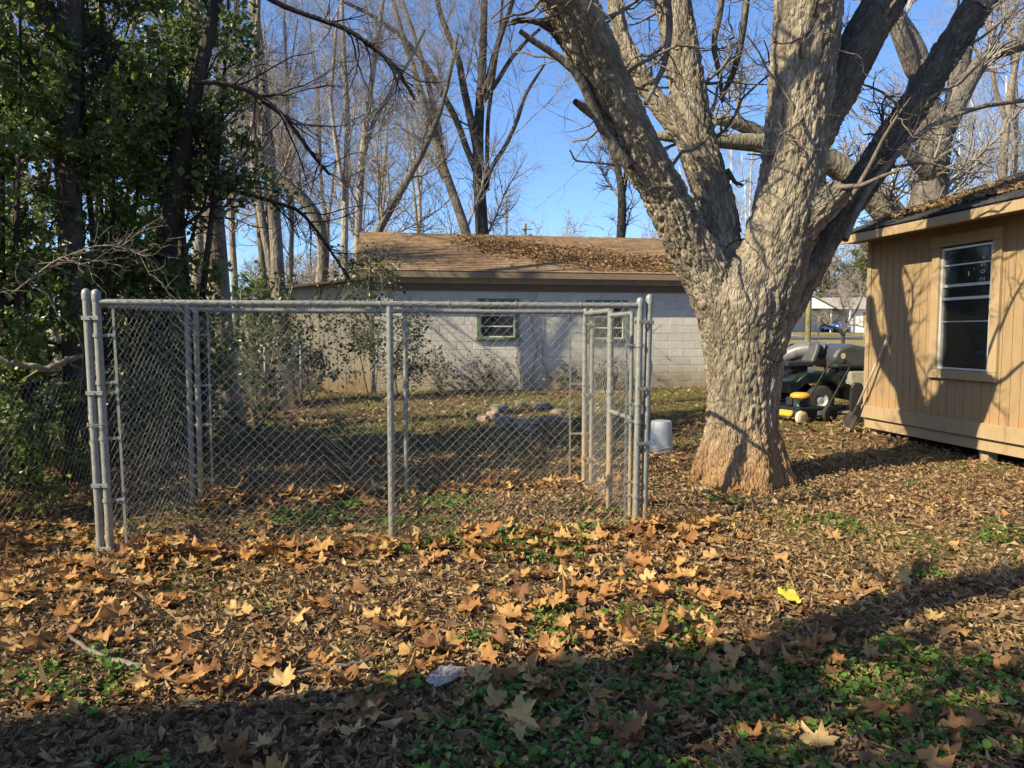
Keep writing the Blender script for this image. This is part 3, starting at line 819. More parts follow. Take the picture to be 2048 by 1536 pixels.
b2 = grow(rng, np.concatenate([P0[:, ::1], ]), R0, 60, .15, 1., 50, 15, .5, .35, 9, .3, .05, .55, .003, .3, .3, .009)
c1 = grow(rng, np.concatenate([b1[0], b2[0]]), np.concatenate([b1[1], b2[1]]), 420, .1, 1., 48, 15, .42, .35, 6, .3, .03, .6, .0022, .35, .3)
c2 = grow(rng, c1[0], c1[1], 1300, .1, 1., 45, 15, .2, .35, 5, .28, .02, .7, .0016, .5, .3)
EE = [resample(p[-6:], r[-6:]*.97, 12) for p, r in EXT]; PE = np.stack([a for a, b in EE]); RE = np.stack([b for a, b in EE])
b3 = grow(rng, PE, RE, 40, .3, 1., 50, 15, 1.6, .35, 9, .25, .05, .3, .006, .3, .2); c3 = grow(rng, *b3, 160, .1, 1., 45, 15, .7, .35, 6, .25, .03, .6, .003, .3, .3)
crown(bt, 'crown', BK_GREY, [(P0, R0), (PE, RE), b1, b2, b3, c1, c2, c3], [8, 10, 6, 5, 5, 3, 3, 3])

# ------------------------------------------------------------------ background trees
def to_tree(name, label, lines, Y, bark, twig, seed, group=None, cat='tree', n1=26, n2=150, n3=700, n4=1600, L=(2.4, 1.1, .6, .33), up=.12, t0=.28, tw=.0035, sides=12, wig=.2, rot_ok=False, limb_r=.28):
    rng = np.random.default_rng(seed); n1 = int(n1*.62); n2 = int(n2*.72); n3 = int(n3*.95); n4 = int(n4*.85)
    T = [resample(p, r, 16) for p, r in lines]
    b = T[0][0][0]; g = float(ground_z(b[0], b[1]))
    # run the trunk into the ground
    if b[2] > g-.1 and lines[0][0][0][2] < lines[0][0][-1][2]:
        p, r = lines[0]
        dirn = nrm((p[0]-p[1])[None])[0]; k = (b[2]-g+.25)/max(.25, -dirn[2]) if dirn[2] < -.2 else (b[2]-g+.25)
        k = min(k, (b[2]-g+.25)*1.6)
        foot = b+dirn*k if dirn[2] < -.2 else b-UP*k
        foot[2] = g-.2
        T[0] = resample(np.concatenate([[foot, foot*.45+b*.55], p]), np.r_[r[0]*1.4, r[0]*1.06, r], 18); T[0] = resample(T[0][0], T[0][1], 16)
    foot = T[0][0][0]
    t = thing(name, label, cat, (foot[0], foot[1], g), group)
    wf = 1. if seed in (31, 32, 61, 62, 141) else .72
    T = [(p, r*wf) for p, r in T]
    q = MB()
    for p, r in T: q.tube(p, r, sides)
    P = np.stack([p for p, r in T]); R = np.stack([r for p, r in T])
    q.build('trunk', bark, t, smooth=True)
    sets = []; ks = []
    l1 = grow(rng, P, R, n1, t0, .98, 48, 13, L[0], .35, 9, wig*.8, up, limb_r, .006, .25, .45, .05); sets.append(l1); ks.append(5)
    src = (np.concatenate([l1[0], P[:, ::2][:, :8][:, [0,1,2,3,4,5,6,7,7]]]), np.concatenate([l1[1], R[:, ::2][:, :8][:, [0,1,2,3,4,5,6,7,7]]]))
    l2 = grow(rng, l1[0], l1[1], n2, .15, 1, 45, 14, L[1], .35, 7, wig, up*.7, .55, tw*1.2, .3, .4); sets.append(l2); ks.append(4)
    l3 = grow(rng, np.concatenate([l2[0], l1[0][:, ::1][:, :7]]), np.concatenate([l2[1], l1[1][:, :7]]), n3, .15, 1, 42, 14, L[2], .35, 5, wig, .06, .6, tw, .45, .35); sets.append(l3); ks.append(3)
    if n4:
        l4 = grow(rng, l3[0], l3[1], n4, .1, 1, 40, 14, L[3], .35, 4, wig, .04, .75, tw*.8, .6, .3); sets.append(l4); ks.append(3)
    crown(t, 'crown', twig, sets, ks)
    return t
BG = 'bare winter trees behind the block building'
LG = 'bare trunks along the left boundary'
# left boundary: thick trunk and its neighbours
to_tree('bare_tree', 'thick pale trunk with flaking bark rising between the kennel and the shrubs on the left', [pxl([(458,835,80),(447,740,68),(441,640,62),(436,560,60),(428,450,58),(415,310,52),(404,200,48),(394,80,42),(385,-60,36),(378,-160,30)], 10.9)], 10.9, BK_TAN, TW_BROWN, 21, LG, n1=20, n2=90, n3=380, n4=600, L=(1.5,.8,.5,.3), t0=.3, up=.05, limb_r=.18)
to_tree('bare_tree', 'slender tan double trunk just left of the lean-to roof', [pxl([(572,770,44),(560,640,40),(551,480,38),(540,330,35),(526,180,31),(510,30,27),(496,-110,22)], 15.2), pxl([(560,640,26),(548,560,24),(520,420,22),(505,300,20),(512,150,16),(516,20,13),(520,-90,10)], 15.3, -.6)], 15.2, BK_TAN, TW_BROWN, 22, LG, L=(1.9,1.,.6,.33), n1=24, n2=110, n3=480, n4=900, t0=.35, limb_r=.2)
to_tree('leaning_tree', 'crooked trunk bending left above the lean-to roof', [pxl([(640,660,30),(641,560,30),(651,500,32),(640,440,34),(612,395,31),(575,370,28),(545,352,25),(520,318,20),(508,260,15),(500,200,10)], 17.5, -.8)], 17.5, BK_TAN, TW_BROWN, 23, LG, L=(1.9,1.,.6,.33))
to_tree('bare_tree', 'pale straight trunk left of the brown roof, nearest the roof end', [pxl([(710,640,24),(716,470,21),(722,330,19),(738,200,16),(755,80,13),(770,-30,10),(785,-130,7)], 23), pxl([(722,330,13),(748,240,12),(790,170,10),(820,120,8),(850,60,6)], 23, .6)], 23, BK_PALE, TW_GREY, 24, BG, L=(3.,1.5,.8,.45), n3=1000, n4=2200)
to_tree('bare_tree', 'pair of thin pale trunks standing left of the brown roof end', [pxl([(688,650,20),(689,480,20),(690,380,19),(697,270,17),(690,150,14),(684,30,11),(680,-90,8)], 22.5), pxl([(689,400,13),(672,290,12),(660,200,10),(668,120,9),(675,20,7)], 22.4, -.4)], 22.5, BK_PALE, TW_GREY, 25, BG, L=(2.6,1.3,.8,.45), n3=900, n4=2000)
to_tree('leaning_tree', 'grey trunk leaning right over the left end of the brown roof', [pxl([(742,490,24),(765,445,24),(800,385,21),(838,320,18),(862,275,15),(885,215,13),(900,150,11),(915,70,8)], 25)], 25, BK_GREY, TW_BROWN, 26, BG, L=(3.2,1.6,.9,.5))
to_tree('leaning_tree', 'lichen grey trunk leaning left above the middle of the brown roof', [pxl([(940,490,26),(922,430,26),(905,385,25),(884,330,22),(868,270,20),(850,210,18),(832,150,16),(812,95,14),(790,20,12),(770,-60,9)], 26.5), pxl([(888,340,18),(880,270,17),(862,190,15),(845,120,13),(825,60,11),(800,-10,9),(785,-70,7)], 26.6, .5)], 26.5, BK_GREY, TW_GREY, 27, BG, L=(3.2,1.6,.9,.5), n3=900, n4=2000)
to_tree('bare_tree', 'tall dark trunk with several upright limbs rising behind the middle of the brown roof', [
 pxl([(966,500,37),(962,430,35),(958,360,33),(954,300,30),(958,240,27),(962,180,24),(966,110,21),(968,40,19),(970,-60,16)], 28),
 pxl([(956,310,22),(942,240,21),(928,180,20),(918,120,18),(896,70,16),(878,20,14),(866,-40,12)], 28, -.4),
 pxl([(955,350,18),(934,300,18),(912,235,17),(880,180,16),(850,125,15),(815,85,14),(775,50,12),(735,25,11),(690,5,9),(640,-20,7)], 28, -1.5),
 pxl([(964,190,20),(980,150,19),(992,100,17),(1005,60,15),(1020,20,12),(1035,-30,10)], 28, .3),
 pxl([(965,205,14),(990,170,13),(1020,120,12),(1050,85,10),(1080,58,8)], 28, .8),
 pxl([(972,370,14),(985,330,12),(1010,295,12),(1035,240,11),(1050,190,9),(1075,150,8),(1092,125,5)], 28, .6),
 pxl([(975,380,12),(974,300,12),(976,230,11),(988,150,10),(1000,60,8),(1006,-20,6)], 28.4, .5)], 28, BK_DARK, TW_BROWN, 28, BG, L=(3.,1.5,.9,.5), n1=52, n2=260, n3=1200, n4=2600)
to_tree('bare_tree', 'slim dark trunk standing alone behind the right half of the brown roof', [pxl([(1240,500,25),(1244,440,25),(1246,380,22),(1236,335,18),(1222,290,14),(1212,245,11),(1208,190,8),(1212,130,5)], 30), pxl([(1246,390,14),(1255,330,12),(1262,270,10),(1268,200,8),(1262,140,5)], 30, .5)], 30, BK_DARK, TW_BROWN, 29, BG, L=(2.2,1.2,.8,.45), n1=24, n2=120, n3=500, n4=900, t0=.4)
# behind the wooden house
RG = 'bare trees behind the wooden house'
to_tree('bare_tree', 'stout grey trunk forking just above the wooden house roof', [
 pxl([(1845,520,84),(1850,440,74),(1860,380,62),(1866,320,58),(1872,280,60),(1878,240,52)], 15.5),
 pxl([(1876,262,52),(1856,215,40),(1850,165,36),(1838,110,34),(1815,65,32),(1790,30,30),(1770,-20,27)], 15.5, -.4),
 pxl([(1842,130,30),(1828,150,28),(1815,110,30),(1800,70,30),(1790,40,28)], 15.2, -.2),
 pxl([(1880,262,52),(1902,225,46),(1922,185,40),(1942,150,36),(1965,120,31),(2000,102,27),(2050,88,24),(2110,70,20)], 15.5, .6),
 pxl([(1905,225,36),(1915,160,34),(1930,90,30),(1950,20,26),(1960,-50,22)], 15.7, .5),
 pxl([(1858,352,26),(1830,322,24),(1808,295,22),(1790,270,18)], 15.3, -.4)], 15.5, BK_GREY, TW_GREY, 31, RG, L=(2.2,1.2,.7,.4), n1=34, n2=200, n3=900, n4=1800)
to_tree('leaning_tree', 'mossy limb leaning far left behind the big forked tree', [pxl([(1850,520,60),(1795,448,60),(1745,385,55),(1700,340,50),(1645,308,46),(1580,290,42),(1510,284,36),(1450,282,31),(1400,280,26),(1340,276,20),(1280,268,12)], 12.3, -.6),
 pxl([(1560,288,30),(1510,262,27),(1470,245,24),(1430,240,18)], 12.1, -.3)], 12.3, BK_MOSS, TW_BROWN, 32, RG, L=(1.2,.7,.5,.3), n1=16, n2=80, n3=300, n4=600, limb_r=.35)
to_tree('bare_tree', 'thin brown double trunk at the right edge above the wooden house roof', [pxl([(2004,400,22),(2005,320,21),(2014,230,20),(2026,150,17),(2044,60,14),(2060,-30,10)], 20), pxl([(2028,390,16),(2030,300,15),(2032,200,13),(2024,100,11),(2014,0,8)], 20.4, .3), pxl([(2012,240,13),(1990,180,12),(1980,100,10),(1970,20,8)], 20)], 20, BK_TAN, TW_GREY, 33, RG, L=(2.4,1.3,.7,.4))
# generic forest trees, one shape per seed, copied
def generic(seed, H=15., r=.16, spread=1., bark=BK_GREY, twig=TW_GREY, split=True, n3=700, n4=1800, tw=.005):
    rng = np.random.default_rng(seed); n = 9
    z = np.linspace(0, H, n); x = np.cumsum(rng.normal(0, .16, n))*spread; y = np.cumsum(rng.normal(0, .16, n))*spread
    lines = [(np.stack([x, y, z], 1), np.linspace(r, r*.22, n))]
    if split:
        for _ in range(rng.integers(1, 3)):
            k = rng.integers(2, 4); a = rng.uniform(0, 6.28); m_ = n-k
            tt = np.linspace(0, 1, m_)[:,None]
            lines.append((lines[0][0][k]+np.array([math.cos(a), math.sin(a), 0])*tt**.8*rng.uniform(1.2, 3)*spread+UP*tt*(H-z[k])*rng.uniform(.75, .95)+np.cumsum(rng.normal(0, .1, (m_,3)), 0)*np.r_[0, np.ones(m_-1)][:,None], np.linspace(lines[0][1][k]*.75, r*.16, m_)))
    T = [resample(p, q_, 16) for p, q_ in lines]
    q = MB()
    for p, q_ in T: q.tube(p, q_, 8)
    P = np.stack([p for p, _ in T]); R = np.stack([b for _, b in T])
    s = H/15
    l1 = grow(rng, P, R, 34, .25, .98, 42, 12, 3.2*s, .3, 8, .17, .12, .32, tw*2, .25, .5)
    l2 = grow(rng, l1[0], l1[1], 190, .15, 1, 42, 14, 1.5*s, .3, 6, .2, .08, .55, tw*1.2, .3, .4)
    l3 = grow(rng, l2[0], l2[1], n3, .1, 1, 40, 14, .9*s, .3, 5, .2, .05, .65, tw, .45, .35)
    l4 = grow(rng, l3[0], l3[1], n4, .1, 1, 38, 14, .55*s, .3, 4, .2, .04, .8, tw*.85, .6, .3)
    c = MB()
    for (PP, RR), k in zip((l1, l2, l3, l4), (5, 4, 3, 3)):
        V, F = tubes(PP, RR, k); c.add(V, F)
    return q.data('trunk', bark, smooth=True), c.data('crown', twig, smooth=True)
kinds = [generic(101, 16, .17, 1.), generic(102, 15, .13, .8, BK_TAN, TW_BROWN), generic(103, 17, .2, 1.2, BK_PALE, TW_GREY), generic(104, 14, .12, 1.0, BK_TAN, TW_BROWN)]
whitek = [generic(105, 17, .2, 1.1, BK_WHITE, TW_GREY, n4=1500), generic(106, 16, .16, 1.3, BK_WHITE, TW_GREY, n4=1500)]
def plant(kind, X, Y, sc, rz, name, label, group, cat='tree', flip=False):
    t = thing(name, label, cat, (X, Y, float(ground_z(X, Y))-.1), group); t.rotation_euler = (0, 0, rz); t.scale = (sc,)*3
    link('trunk', kind[0], t); link('crown', kind[1], t); return t
rng = np.random.default_rng(41)
FG = 'bare forest trees far behind the left end of the block building'
fl = 'thin bare trunk in the winter woods far behind the lean-to and kennel'
FL = ['pale trunk just right of the hanging evergreen foliage', 'slim trunk between the two thick pale trunks on the left', 'thin trunk just left of the slender double trunk', 'thin far trunk above the left end of the lean-to roof', 'thin far trunk behind the crooked trunk', 'faint far trunk right of the pale straight trunk', 'faint far tree above the left third of the brown roof', 'faint far trunk between the pale trunks by the roof end', 'faint far trunk behind the slender double trunk', 'trunk hidden behind the leaning dark trunk in the shrubs', 'trunk seen through gaps right of the shrubs upper part', 'far trunk seen through the middle of the left shrubs', 'trunk seen through gaps beside the straight black trunk', 'far trunk seen through the shrubs at the left edge', 'faint far tree right of the tall dark trunk']
for k, (px, Y) in enumerate([(395,19),(470,24),(515,31),(600,27),(660,34),(770,44),(840,52),(735,56),(560,44),(340,28),(270,24),(200,32),(120,26),(60,34),(1010,60)]):
    kd = kinds[int(rng.integers(4))]
    plant(kd, gx(px, Y), Y, rng.uniform(.8, 1.15), rng.uniform(0, 6.28), 'forest_tree', 'bare woods tree, '+FL[k], FG)
wl = 'slender white barked tree standing far behind the forked tree and wooden house'
WL = ['seen between the two left limbs of the forked tree', 'seen low in the fork of the forked tree', 'seen through the fork beside the thick upright limb', 'seen left of the stout grey trunk over the wooden house', 'seen right of the stout grey trunk over the wooden house', 'left of the double trunk at the right edge', 'seen at the far right edge above the house roof', 'seen just left of the forked tree above the brown roof']
for k, (px, Y) in enumerate([(1395,62),(1450,55),(1480,70),(1760,58),(1925,40),(1985,52),(2040,46),(1345,76)]):
    plant(whitek[int(rng.integers(2))], gx(px, Y), Y, rng.uniform(.85, 1.1), rng.uniform(0, 6.28), 'white_tree', 'slender white barked far tree '+WL[k], 'white barked trees in the distance')
# distant treeline: one mass
rng = np.random.default_rng(51)
def low_tree(seed, twig, H=7, tw=.03):
    rng = np.random.default_rng(seed); n = 8
    P = np.stack([np.cumsum(rng.normal(0, .1, n)), np.cumsum(rng.normal(0, .1, n)), np.linspace(0, H*.8, n)], 1)[None]; R = np.linspace(.13, .04, n)[None]
    l1 = grow(rng, P, R, 34, .15, .98, 50, 14, 3.0, .3, 8, .2, .1, .5, tw, .3, .4)
    l2 = grow(rng, l1[0], l1[1], 220, .2, 1, 45, 14, 1.4, .3, 5, .22, .05, .6, tw*.8, .4, .3)
    l3 = grow(rng, l2[0], l2[1], 1100, .1, 1, 42, 14, .8, .3, 4, .22, .03, .8, tw*.7, .6, .3)
    c = MB()
    for (PP, RR), k in zip(((P, R), l1, l2, l3), (6, 4, 3, 3)):
        V, F = tubes(PP, RR, k); c.add(V, F)
    return c
lk = [low_tree(s_, None).data('crown', TW_GREY, smooth=True) for s_ in (201, 202, 203)]
for k in range(60):
    Y = rng.uniform(88, 135); X = rng.uniform(-42, 100)
    t = thing('distant_tree', 'small grey bare tree in the far tree line along the horizon', 'tree', (X, Y, float(ground_z(X, Y))-.1), 'bare trees of the far tree line')
    t.rotation_euler = (0, 0, rng.uniform(0, 6.28)); t.scale = (float(rng.uniform(1.2, 2.1)),)*3
    link('crown', lk[k % 3], t)
# ------------------------------------------------------------------ leaf materials
def m_leaf(name, stops, trans=.35, rough=.5, attr='tint', spec=.35, objrand=False):
    m = Mat(name)
    f = m.n('ObjectInfo').outputs['Random'] if objrand else m.n('Attribute', dict(attribute_name=attr)).outputs['Fac']
    col = m.ramp(f, stops); w = m.coord('Object') if objrand else m.coord('World')
    col = m.mix(m.gray(m.noise(w, 60 if not objrand else 14, 4), .4, .7, 0, .35), col, tuple(x*.55 for x in stops[len(stops)//2][1]))
    nrmn = m.bump(m.noise(w, 90, 3), .25, .004)
    p = m.pbr(col, rough, nrmn, spec=spec); t = m.n('BsdfTranslucent', Color=col).outputs[0]
    return m.out(m.n('MixShader', i0=trans, i1=p, i2=t).outputs[0])
EVG = m_leaf('evergreen_leaf', [(0, (.055,.095,.022)), (.4, (.105,.165,.036)), (.75, (.19,.245,.055)), (1, (.34,.35,.09))], .5, .3, spec=.6)
PRIV = m_leaf('privet_leaf', [(0, (.03,.05,.018)), (.5, (.06,.085,.025)), (1, (.12,.14,.04))], .3, .4, spec=.45)
WEED = m_leaf('weed_leaf', [(0, (.045,.10,.014)), (.6, (.10,.2,.026)), (1, (.17,.28,.05))], .4, .5)
BLADE = m_leaf('grass_blade', [(0, (.05,.09,.015)), (.6, (.1,.15,.03)), (1, (.24,.22,.08))], .4, .5)
LIT = m_leaf('litter_leaf', [(0, (.075,.042,.02)), (.3, (.165,.1,.05)), (.62, (.31,.205,.105)), (.88, (.46,.335,.185)), (1, (.56,.45,.28))], .12, .7, spec=.2)
BIGL = [(0, (.13,.06,.026)), (.22, (.26,.12,.04)), (.5, (.38,.195,.065)), (.8, (.44,.27,.10)), (1, (.5,.35,.15))]
BIGO = m_leaf('sycamore_leaf', BIGL, .22, .62, objrand=True, spec=.25)
BIGS = m_leaf('sycamore_leaf_drift', BIGL, .22, .62, spec=.25)
YEL = simple('yellow_leaf', (.6,.52,.06), .6, scale=30)

LEAFV = np.array([(0,0,0), (.5,.42,.13), (1,0,-.05), (.5,-.42,.13)], float); LEAFV[:,0] -= .0
LEAFF = [np.array([[0,1,2], [0,2,3]])]
def leaf_cloud(rng, pos, size, up=.6, tilt=1., sd=.3, TV=LEAFV, TF=LEAFF, tint=None, width=1.):
    n = len(pos); nn = nrm(rng.normal(size=(n,3))*tilt+UP*up); Rm = frames(nn, rng.uniform(0, 6.28, n))
    s_ = size*np.exp(rng.normal(0, sd, n)); V, F = scatter(TV, TF, pos, Rm, np.stack([s_, s_*width, s_], 1))
    t = np.repeat(rng.random(n) if tint is None else tint, TV.shape[-2] if TV.ndim == 2 else TV.shape[1])
    return V, F, t
def along(rng, P, R, n, t0=.1, jit=.05):
    idx = rng.integers(0, len(P), n); m = P.shape[1]; f = rng.uniform(t0, 1, n)*(m-1); i = np.minimum(f.astype(int), m-2); fr = (f-i)[:,None]
    return P[idx, i]*(1-fr)+P[idx, i+1]*fr+rng.normal(0, jit, (n,3))

# ------------------------------------------------------------------ evergreen shrubs on the left boundary
def evergreen(label, X, Y, H, spread, nl, seed, leaf=.055, stems=5, mat=EVG, name='evergreen_shrub', group='evergreen shrubs along the left boundary', low=.06, trunkr=.05, lean=(0,0), cat='shrub', ntw=420, w=.8, tint_pow=1.1, L1=1.0):
    rng = np.random.default_rng(seed); g = float(ground_z(X, Y)); lines = []
    for s_ in range(stems):
        a = rng.uniform(0, 6.28); d = np.array([math.cos(a), math.sin(a), 0])*spread*rng.uniform(.15, .6)+np.array([*lean, 0])
        n = 8; t = np.linspace(0, 1, n)[:,None]
        P = np.array([X, Y, g-.1])+nrm(d[None])*rng.uniform(.02, .25)+d*t**1.3+UP*t*H*rng.uniform(.75, 1.05)+np.r_[0, np.ones(n-1)][:,None]*np.cumsum(rng.normal(0, .05, (n,3)), 0)
        lines.append(resample(P, np.linspace(trunkr*rng.uniform(.6, 1.2), .008, n), 14))
    P = np.stack([a for a, b in lines]); R = np.stack([b for a, b in lines])
    t = thing(name, label, cat, (X, Y, g), group)
    q = MB()
    for p, r in lines: q.tube(p, r, 7)
    q.build('trunk', TW_DARK if mat is EVG else TW_BROWN, t, smooth=True)
    l1 = grow(rng, P, R, 90, low, .97, 58, 14, spread*L1, .3, 7, .25, .02, .5, .004, .3, .45)
    l2 = grow(rng, l1[0], l1[1], ntw, .15, 1, 50, 16, .42, .3, 5, .28, .0, .6, .002, .4, .3)
    c = MB()
    for (PP, RR), k in zip((l1, l2), (4, 3)):
        V, F = tubes(PP, RR, k); c.add(V, F)
    c.build('twigs', TW_DARK if mat is EVG else TW_BROWN, t)
    pos = np.concatenate([along(rng, l2[0], l2[1], int(nl*.8), .1, .045), along(rng, l1[0], l1[1], nl-int(nl*.8), .3, .05)])
    pos = pos[pos[:,2] > g+.03]
    V, F, tt = leaf_cloud(rng, pos, leaf, .5, 1., .3, tint=rng.random(len(pos))**tint_pow, width=w)
    fo = link('crown', mesh('crown', V-np.array(t.location), F, mat, False, dict(tint=tt)), t)
    return t
ES = [
 ('tall evergreen shrub nearest the camera at the left edge of the photo', -4.75, 5.95, 7.0, .9, 16000, .062, 5),
 ('tall evergreen shrub with a thick dark stem behind the left kennel posts', -4.9, 7.4, 6.8, 1.1, 20000, .066, 6),
 ('tall evergreen shrub leaning over the left side of the kennel', -4.5, 8.3, 6.6, 1.1, 20000, .066, 6),
 ('dark evergreen shrub at the back left corner of the kennel', -4.3, 9.3, 2.3, .8, 8000, .066, 5),
 ('evergreen shrub behind the others with sky showing through its top', -7.2, 8.7, 4.2, .9, 7000, .07, 5),
 ('evergreen shrub at the far left edge with light gaps low down', -7.2, 7.9, 3.6, 1.0, 8000, .066, 4),
 ('evergreen foliage hanging high beside the thick pale trunk, right of the other shrubs', -3.95, 9.1, 6.6, .75, 8000, .068, 3),
]
EV = []
for k, (lab, X, Y, H, sp, nl, lf, st) in enumerate(ES):
    EV.append(evergreen(lab, X, Y, H, sp, nl, 300+k, lf, st, trunkr=.06, low=.38 if k == 6 else .06))
for k, (X, Y, sc, rz, lab) in enumerate([(-8.6,12.5,.7,1.,'far evergreen bush seen through the left shrubs, behind the boundary'), (-10.5,15,.8,2.2,'wide evergreen bush beyond the boundary at the left edge'), (-7.6,16.5,.62,.3,'evergreen bush between the thick pale trunk and the left shrubs'), (-13.5,18,.95,4.,'large dark bush far beyond the boundary at the left edge'), (-6.6,19.5,.55,5.,'low evergreen bush at the foot of the woods left of the lean-to'), (-10.6,22,.8,3.3,'evergreen bush deep in the woods left of the lean-to'), (-8.2,11,.55,2.8,'evergreen bush low behind the kennel left side')]):
    src = EV[1+k % 2]; c = src.copy(); COL.objects.link(c); c.location = (X, Y, float(ground_z(X, Y))-.3); c.rotation_euler = (0, 0, rz); c.scale = (sc*1.25, sc*1.25, sc)
    tag(c, lab, 'bush', 'evergreen bushes beyond the left boundary'); c.name = 'evergreen_bush'
    for ch in list(src.children): d = ch.copy(); COL.objects.link(d); d.parent = c
# two darker trunks inside the shrubs
to_tree('vine_tree', 'straight black trunk rising out of the shrubs near the upper left corner', [pxl([(152,900,44),(148,700,42),(142,500,44),(136,330,46),(134,200,46),(138,80,46),(142,-20,44),(146,-160,40)], 7.6)], 7.6, BK_DARK, TW_DARK, 61, LG, n1=16, n2=70, n3=240, n4=400, L=(1.1,.6,.4,.25), limb_r=.2, t0=.3)
to_tree('vine_tree', 'dark trunk leaning right through the shrubs near the top left', [pxl([(318,900,44),(322,700,42),(330,500,42),(345,380,40),(366,280,36),(390,180,30),(412,90,25),(436,-10,22),(460,-120,18)], 8.9)], 8.9, BK_DARK, TW_DARK, 62, LG, n1=18, n2=80, n3=260, n4=400, L=(1.3,.7,.4,.25), limb_r=.22, t0=.3)
# dry vine tangle in front of the shrubs
rng = np.random.default_rng(71)
def tangle(label, pts, n, L, seed, mat, r=.005, spread=.25):
    rng = np.random.default_rng(seed); r = r*.5; mat = TW_BROWN; n = int(n*.8); P, R = resample(pts, np.full(len(pts), r*2), 14)
    t = thing('dry_vine', label, 'vine', P[0], 'dry vines hanging in the shrubs')
    q = MB(); q.tube(P, R, 5); q.build('stem', mat, t, smooth=True)
    l1 = grow(rng, P[None], R[None], n, .1, 1, 55, 20, L, .35, 8, .3, -.02, .6, r*.45, .4, .2); l2 = grow(rng, l1[0], l1[1], n*6, .1, 1, 50, 20, L*.4, .35, 5, .32, 0, .7, r*.32, .5, .2)
    c = MB()
    for (PP, RR), k in zip((l1, l2), (4, 3)): V, F = tubes(PP, RR, k); c.add(V, F)
    c.build('twigs', mat, t)
tangle('tangle of pale dry twigs low in front of the left shrubs', [at(20,590,5.5), at(110,520,5.4), at(200,488,5.5), at(290,505,5.7)], 26, .5, 73, TW_GREY, .005)
# overhanging dark branch at upper centre left
def bough(label, pts, Y, seed, dY=0., mat=TW_DARK, leaves=0, nt=(16,70,160), L=(.9,.45,.25)):
    rng = np.random.default_rng(seed); P, R = pxl(pts, Y, dY); P, R = resample(P, R, 16)
    t = thing('overhanging_branch', label, 'branch', P[0], 'dark boughs reaching in from the left shrubs')
    q = MB(); q.tube(P, R, 6); q.build('stem', mat, t, smooth=True); S_ = [grow(rng, P[None], R[None], nt[0], .2, 1, 45, 15, L[0], .3, 8, .2, -.02, .5, .004, .3, .4)]
    S_.append(grow(rng, *S_[-1], nt[1], .1, 1, 42, 15, L[1], .3, 6, .22, -.02, .6, .0028, .4, .3)); S_.append(grow(rng, *S_[-1], nt[2], .1, 1, 40, 15, L[2], .3, 4, .22, 0, .7, .002, .5, .3))
    crown(t, 'twigs', mat, S_, (5,3,3))
bough('long dark bough arching down across the sky at upper left', [(385,165,9),(440,165,10),(500,180,10),(550,215,10),(590,260,8),(625,310,7),(660,350,5)], 7.6, 81, .8)
bough('dark bough crossing the top edge left of centre', [(520,-15,12),(560,10,11),(620,32,10),(700,60,9),(745,95,8),(790,130,7),(830,200,5)], 9., 82, .8)
bough('thin dark bough hanging above the left end of the brown roof', [(370,365,9),(440,375,9),(520,395,8),(600,420,7),(640,470,6),(700,560,4)], 9.2, 83, .8)

# small evergreen saplings in front of the lean-to and block wall
PG = 'leafy saplings along the front of the lean-to and block wall'
for k, (lab, px, py, Y, H, sp, nl) in enumerate([
 ('thin leafy sapling in front of the middle of the lean-to', 617, 800, 15.3, 2.7, .75, 1500),
 ('bushy sapling at the corner where lean-to meets block wall', 745, 800, 15.8, 2.9, .75, 1900),
 ('leafy sapling just right of the lean-to corner against the grey blocks', 800, 800, 16.4, 2.0, .55, 1100),
 ('low leafy sapling left of the lean-to under the bare trunks', 540, 800, 14.6, 2.3, .8, 1300),
 ('leafy sapling by the foot of the thick pale trunk', 500, 800, 12.2, 1.5, .6, 900),
]):
    evergreen(lab, gx(px, Y), Y, H, sp, nl, 400+k, .075, 3, PRIV, 'leafy_sapling', PG, .2, .016, cat='sapling', ntw=200, w=.75, L1=.8)
for k, (lab, px, Y, H, sp, nl) in enumerate([
 ('small weedy shrub against the block wall under the right window', 1215, 18.2, .9, .35, 260),
 ('wispy shrub growing up the block wall right of the kennel posts', 1312, 18.9, 1.25, .5, 240),
 ('small green shrub at the foot of the block wall left of the black pot', 1130, 18.2, .7, .35, 350),
 ('dark low shrub below the left green trimmed window', 985, 17.7, .8, .4, 300),
 ('low shrub at the wall foot left of the green trimmed window', 870, 17.2, .9, .45, 380)]):
    evergreen(lab, gx(px, Y), Y, H, sp, nl, 420+k, .06, 3, PRIV, 'wall_shrub', 'small shrubs along the block wall foot', .2, .008, ntw=70, w=.7, L1=.7)
# dry vine stems climbing the block wall
rng = np.random.default_rng(91)
for k, (px, top, lab) in enumerate([(1040,600,'dry vine stem climbing the block wall right of the left window'), (1063,590,'dry vine stem climbing the block wall midway between the two windows'), (1090,600,'crooked dry vine stem on the block wall left of the right window'), (1290,580,'thin dry vine climbing the block wall right of the kennel posts')]):
    pts = []
    for t in np.linspace(0, 1, 9):
        p = plane_hit(px+rng.normal(0, 5)+(8*t if k == 1 else -4*t), 765-(765-top)*t, BF[0]+bN*.03, bN); pts.append(p)
    P, R = resample(pts, np.linspace(.014, .005, 9), 16)
    t = thing('wall_vine', lab, 'vine', P[0], 'dry vines on the block wall'); q = MB(); q.tube(P, R, 5); q.build('stem', TW_BROWN, t)
    l1 = grow(rng, P[None], R[None], 12, .3, 1, 40, 15, .4, .3, 7, .2, .1, .5, .003, .5, .3); l1[0][:] -= bN*np.maximum(0, 0)
    V, F = tubes(*l1, 3); q = MB(); q.add(V, F); q.build('twigs', TW_BROWN, t)

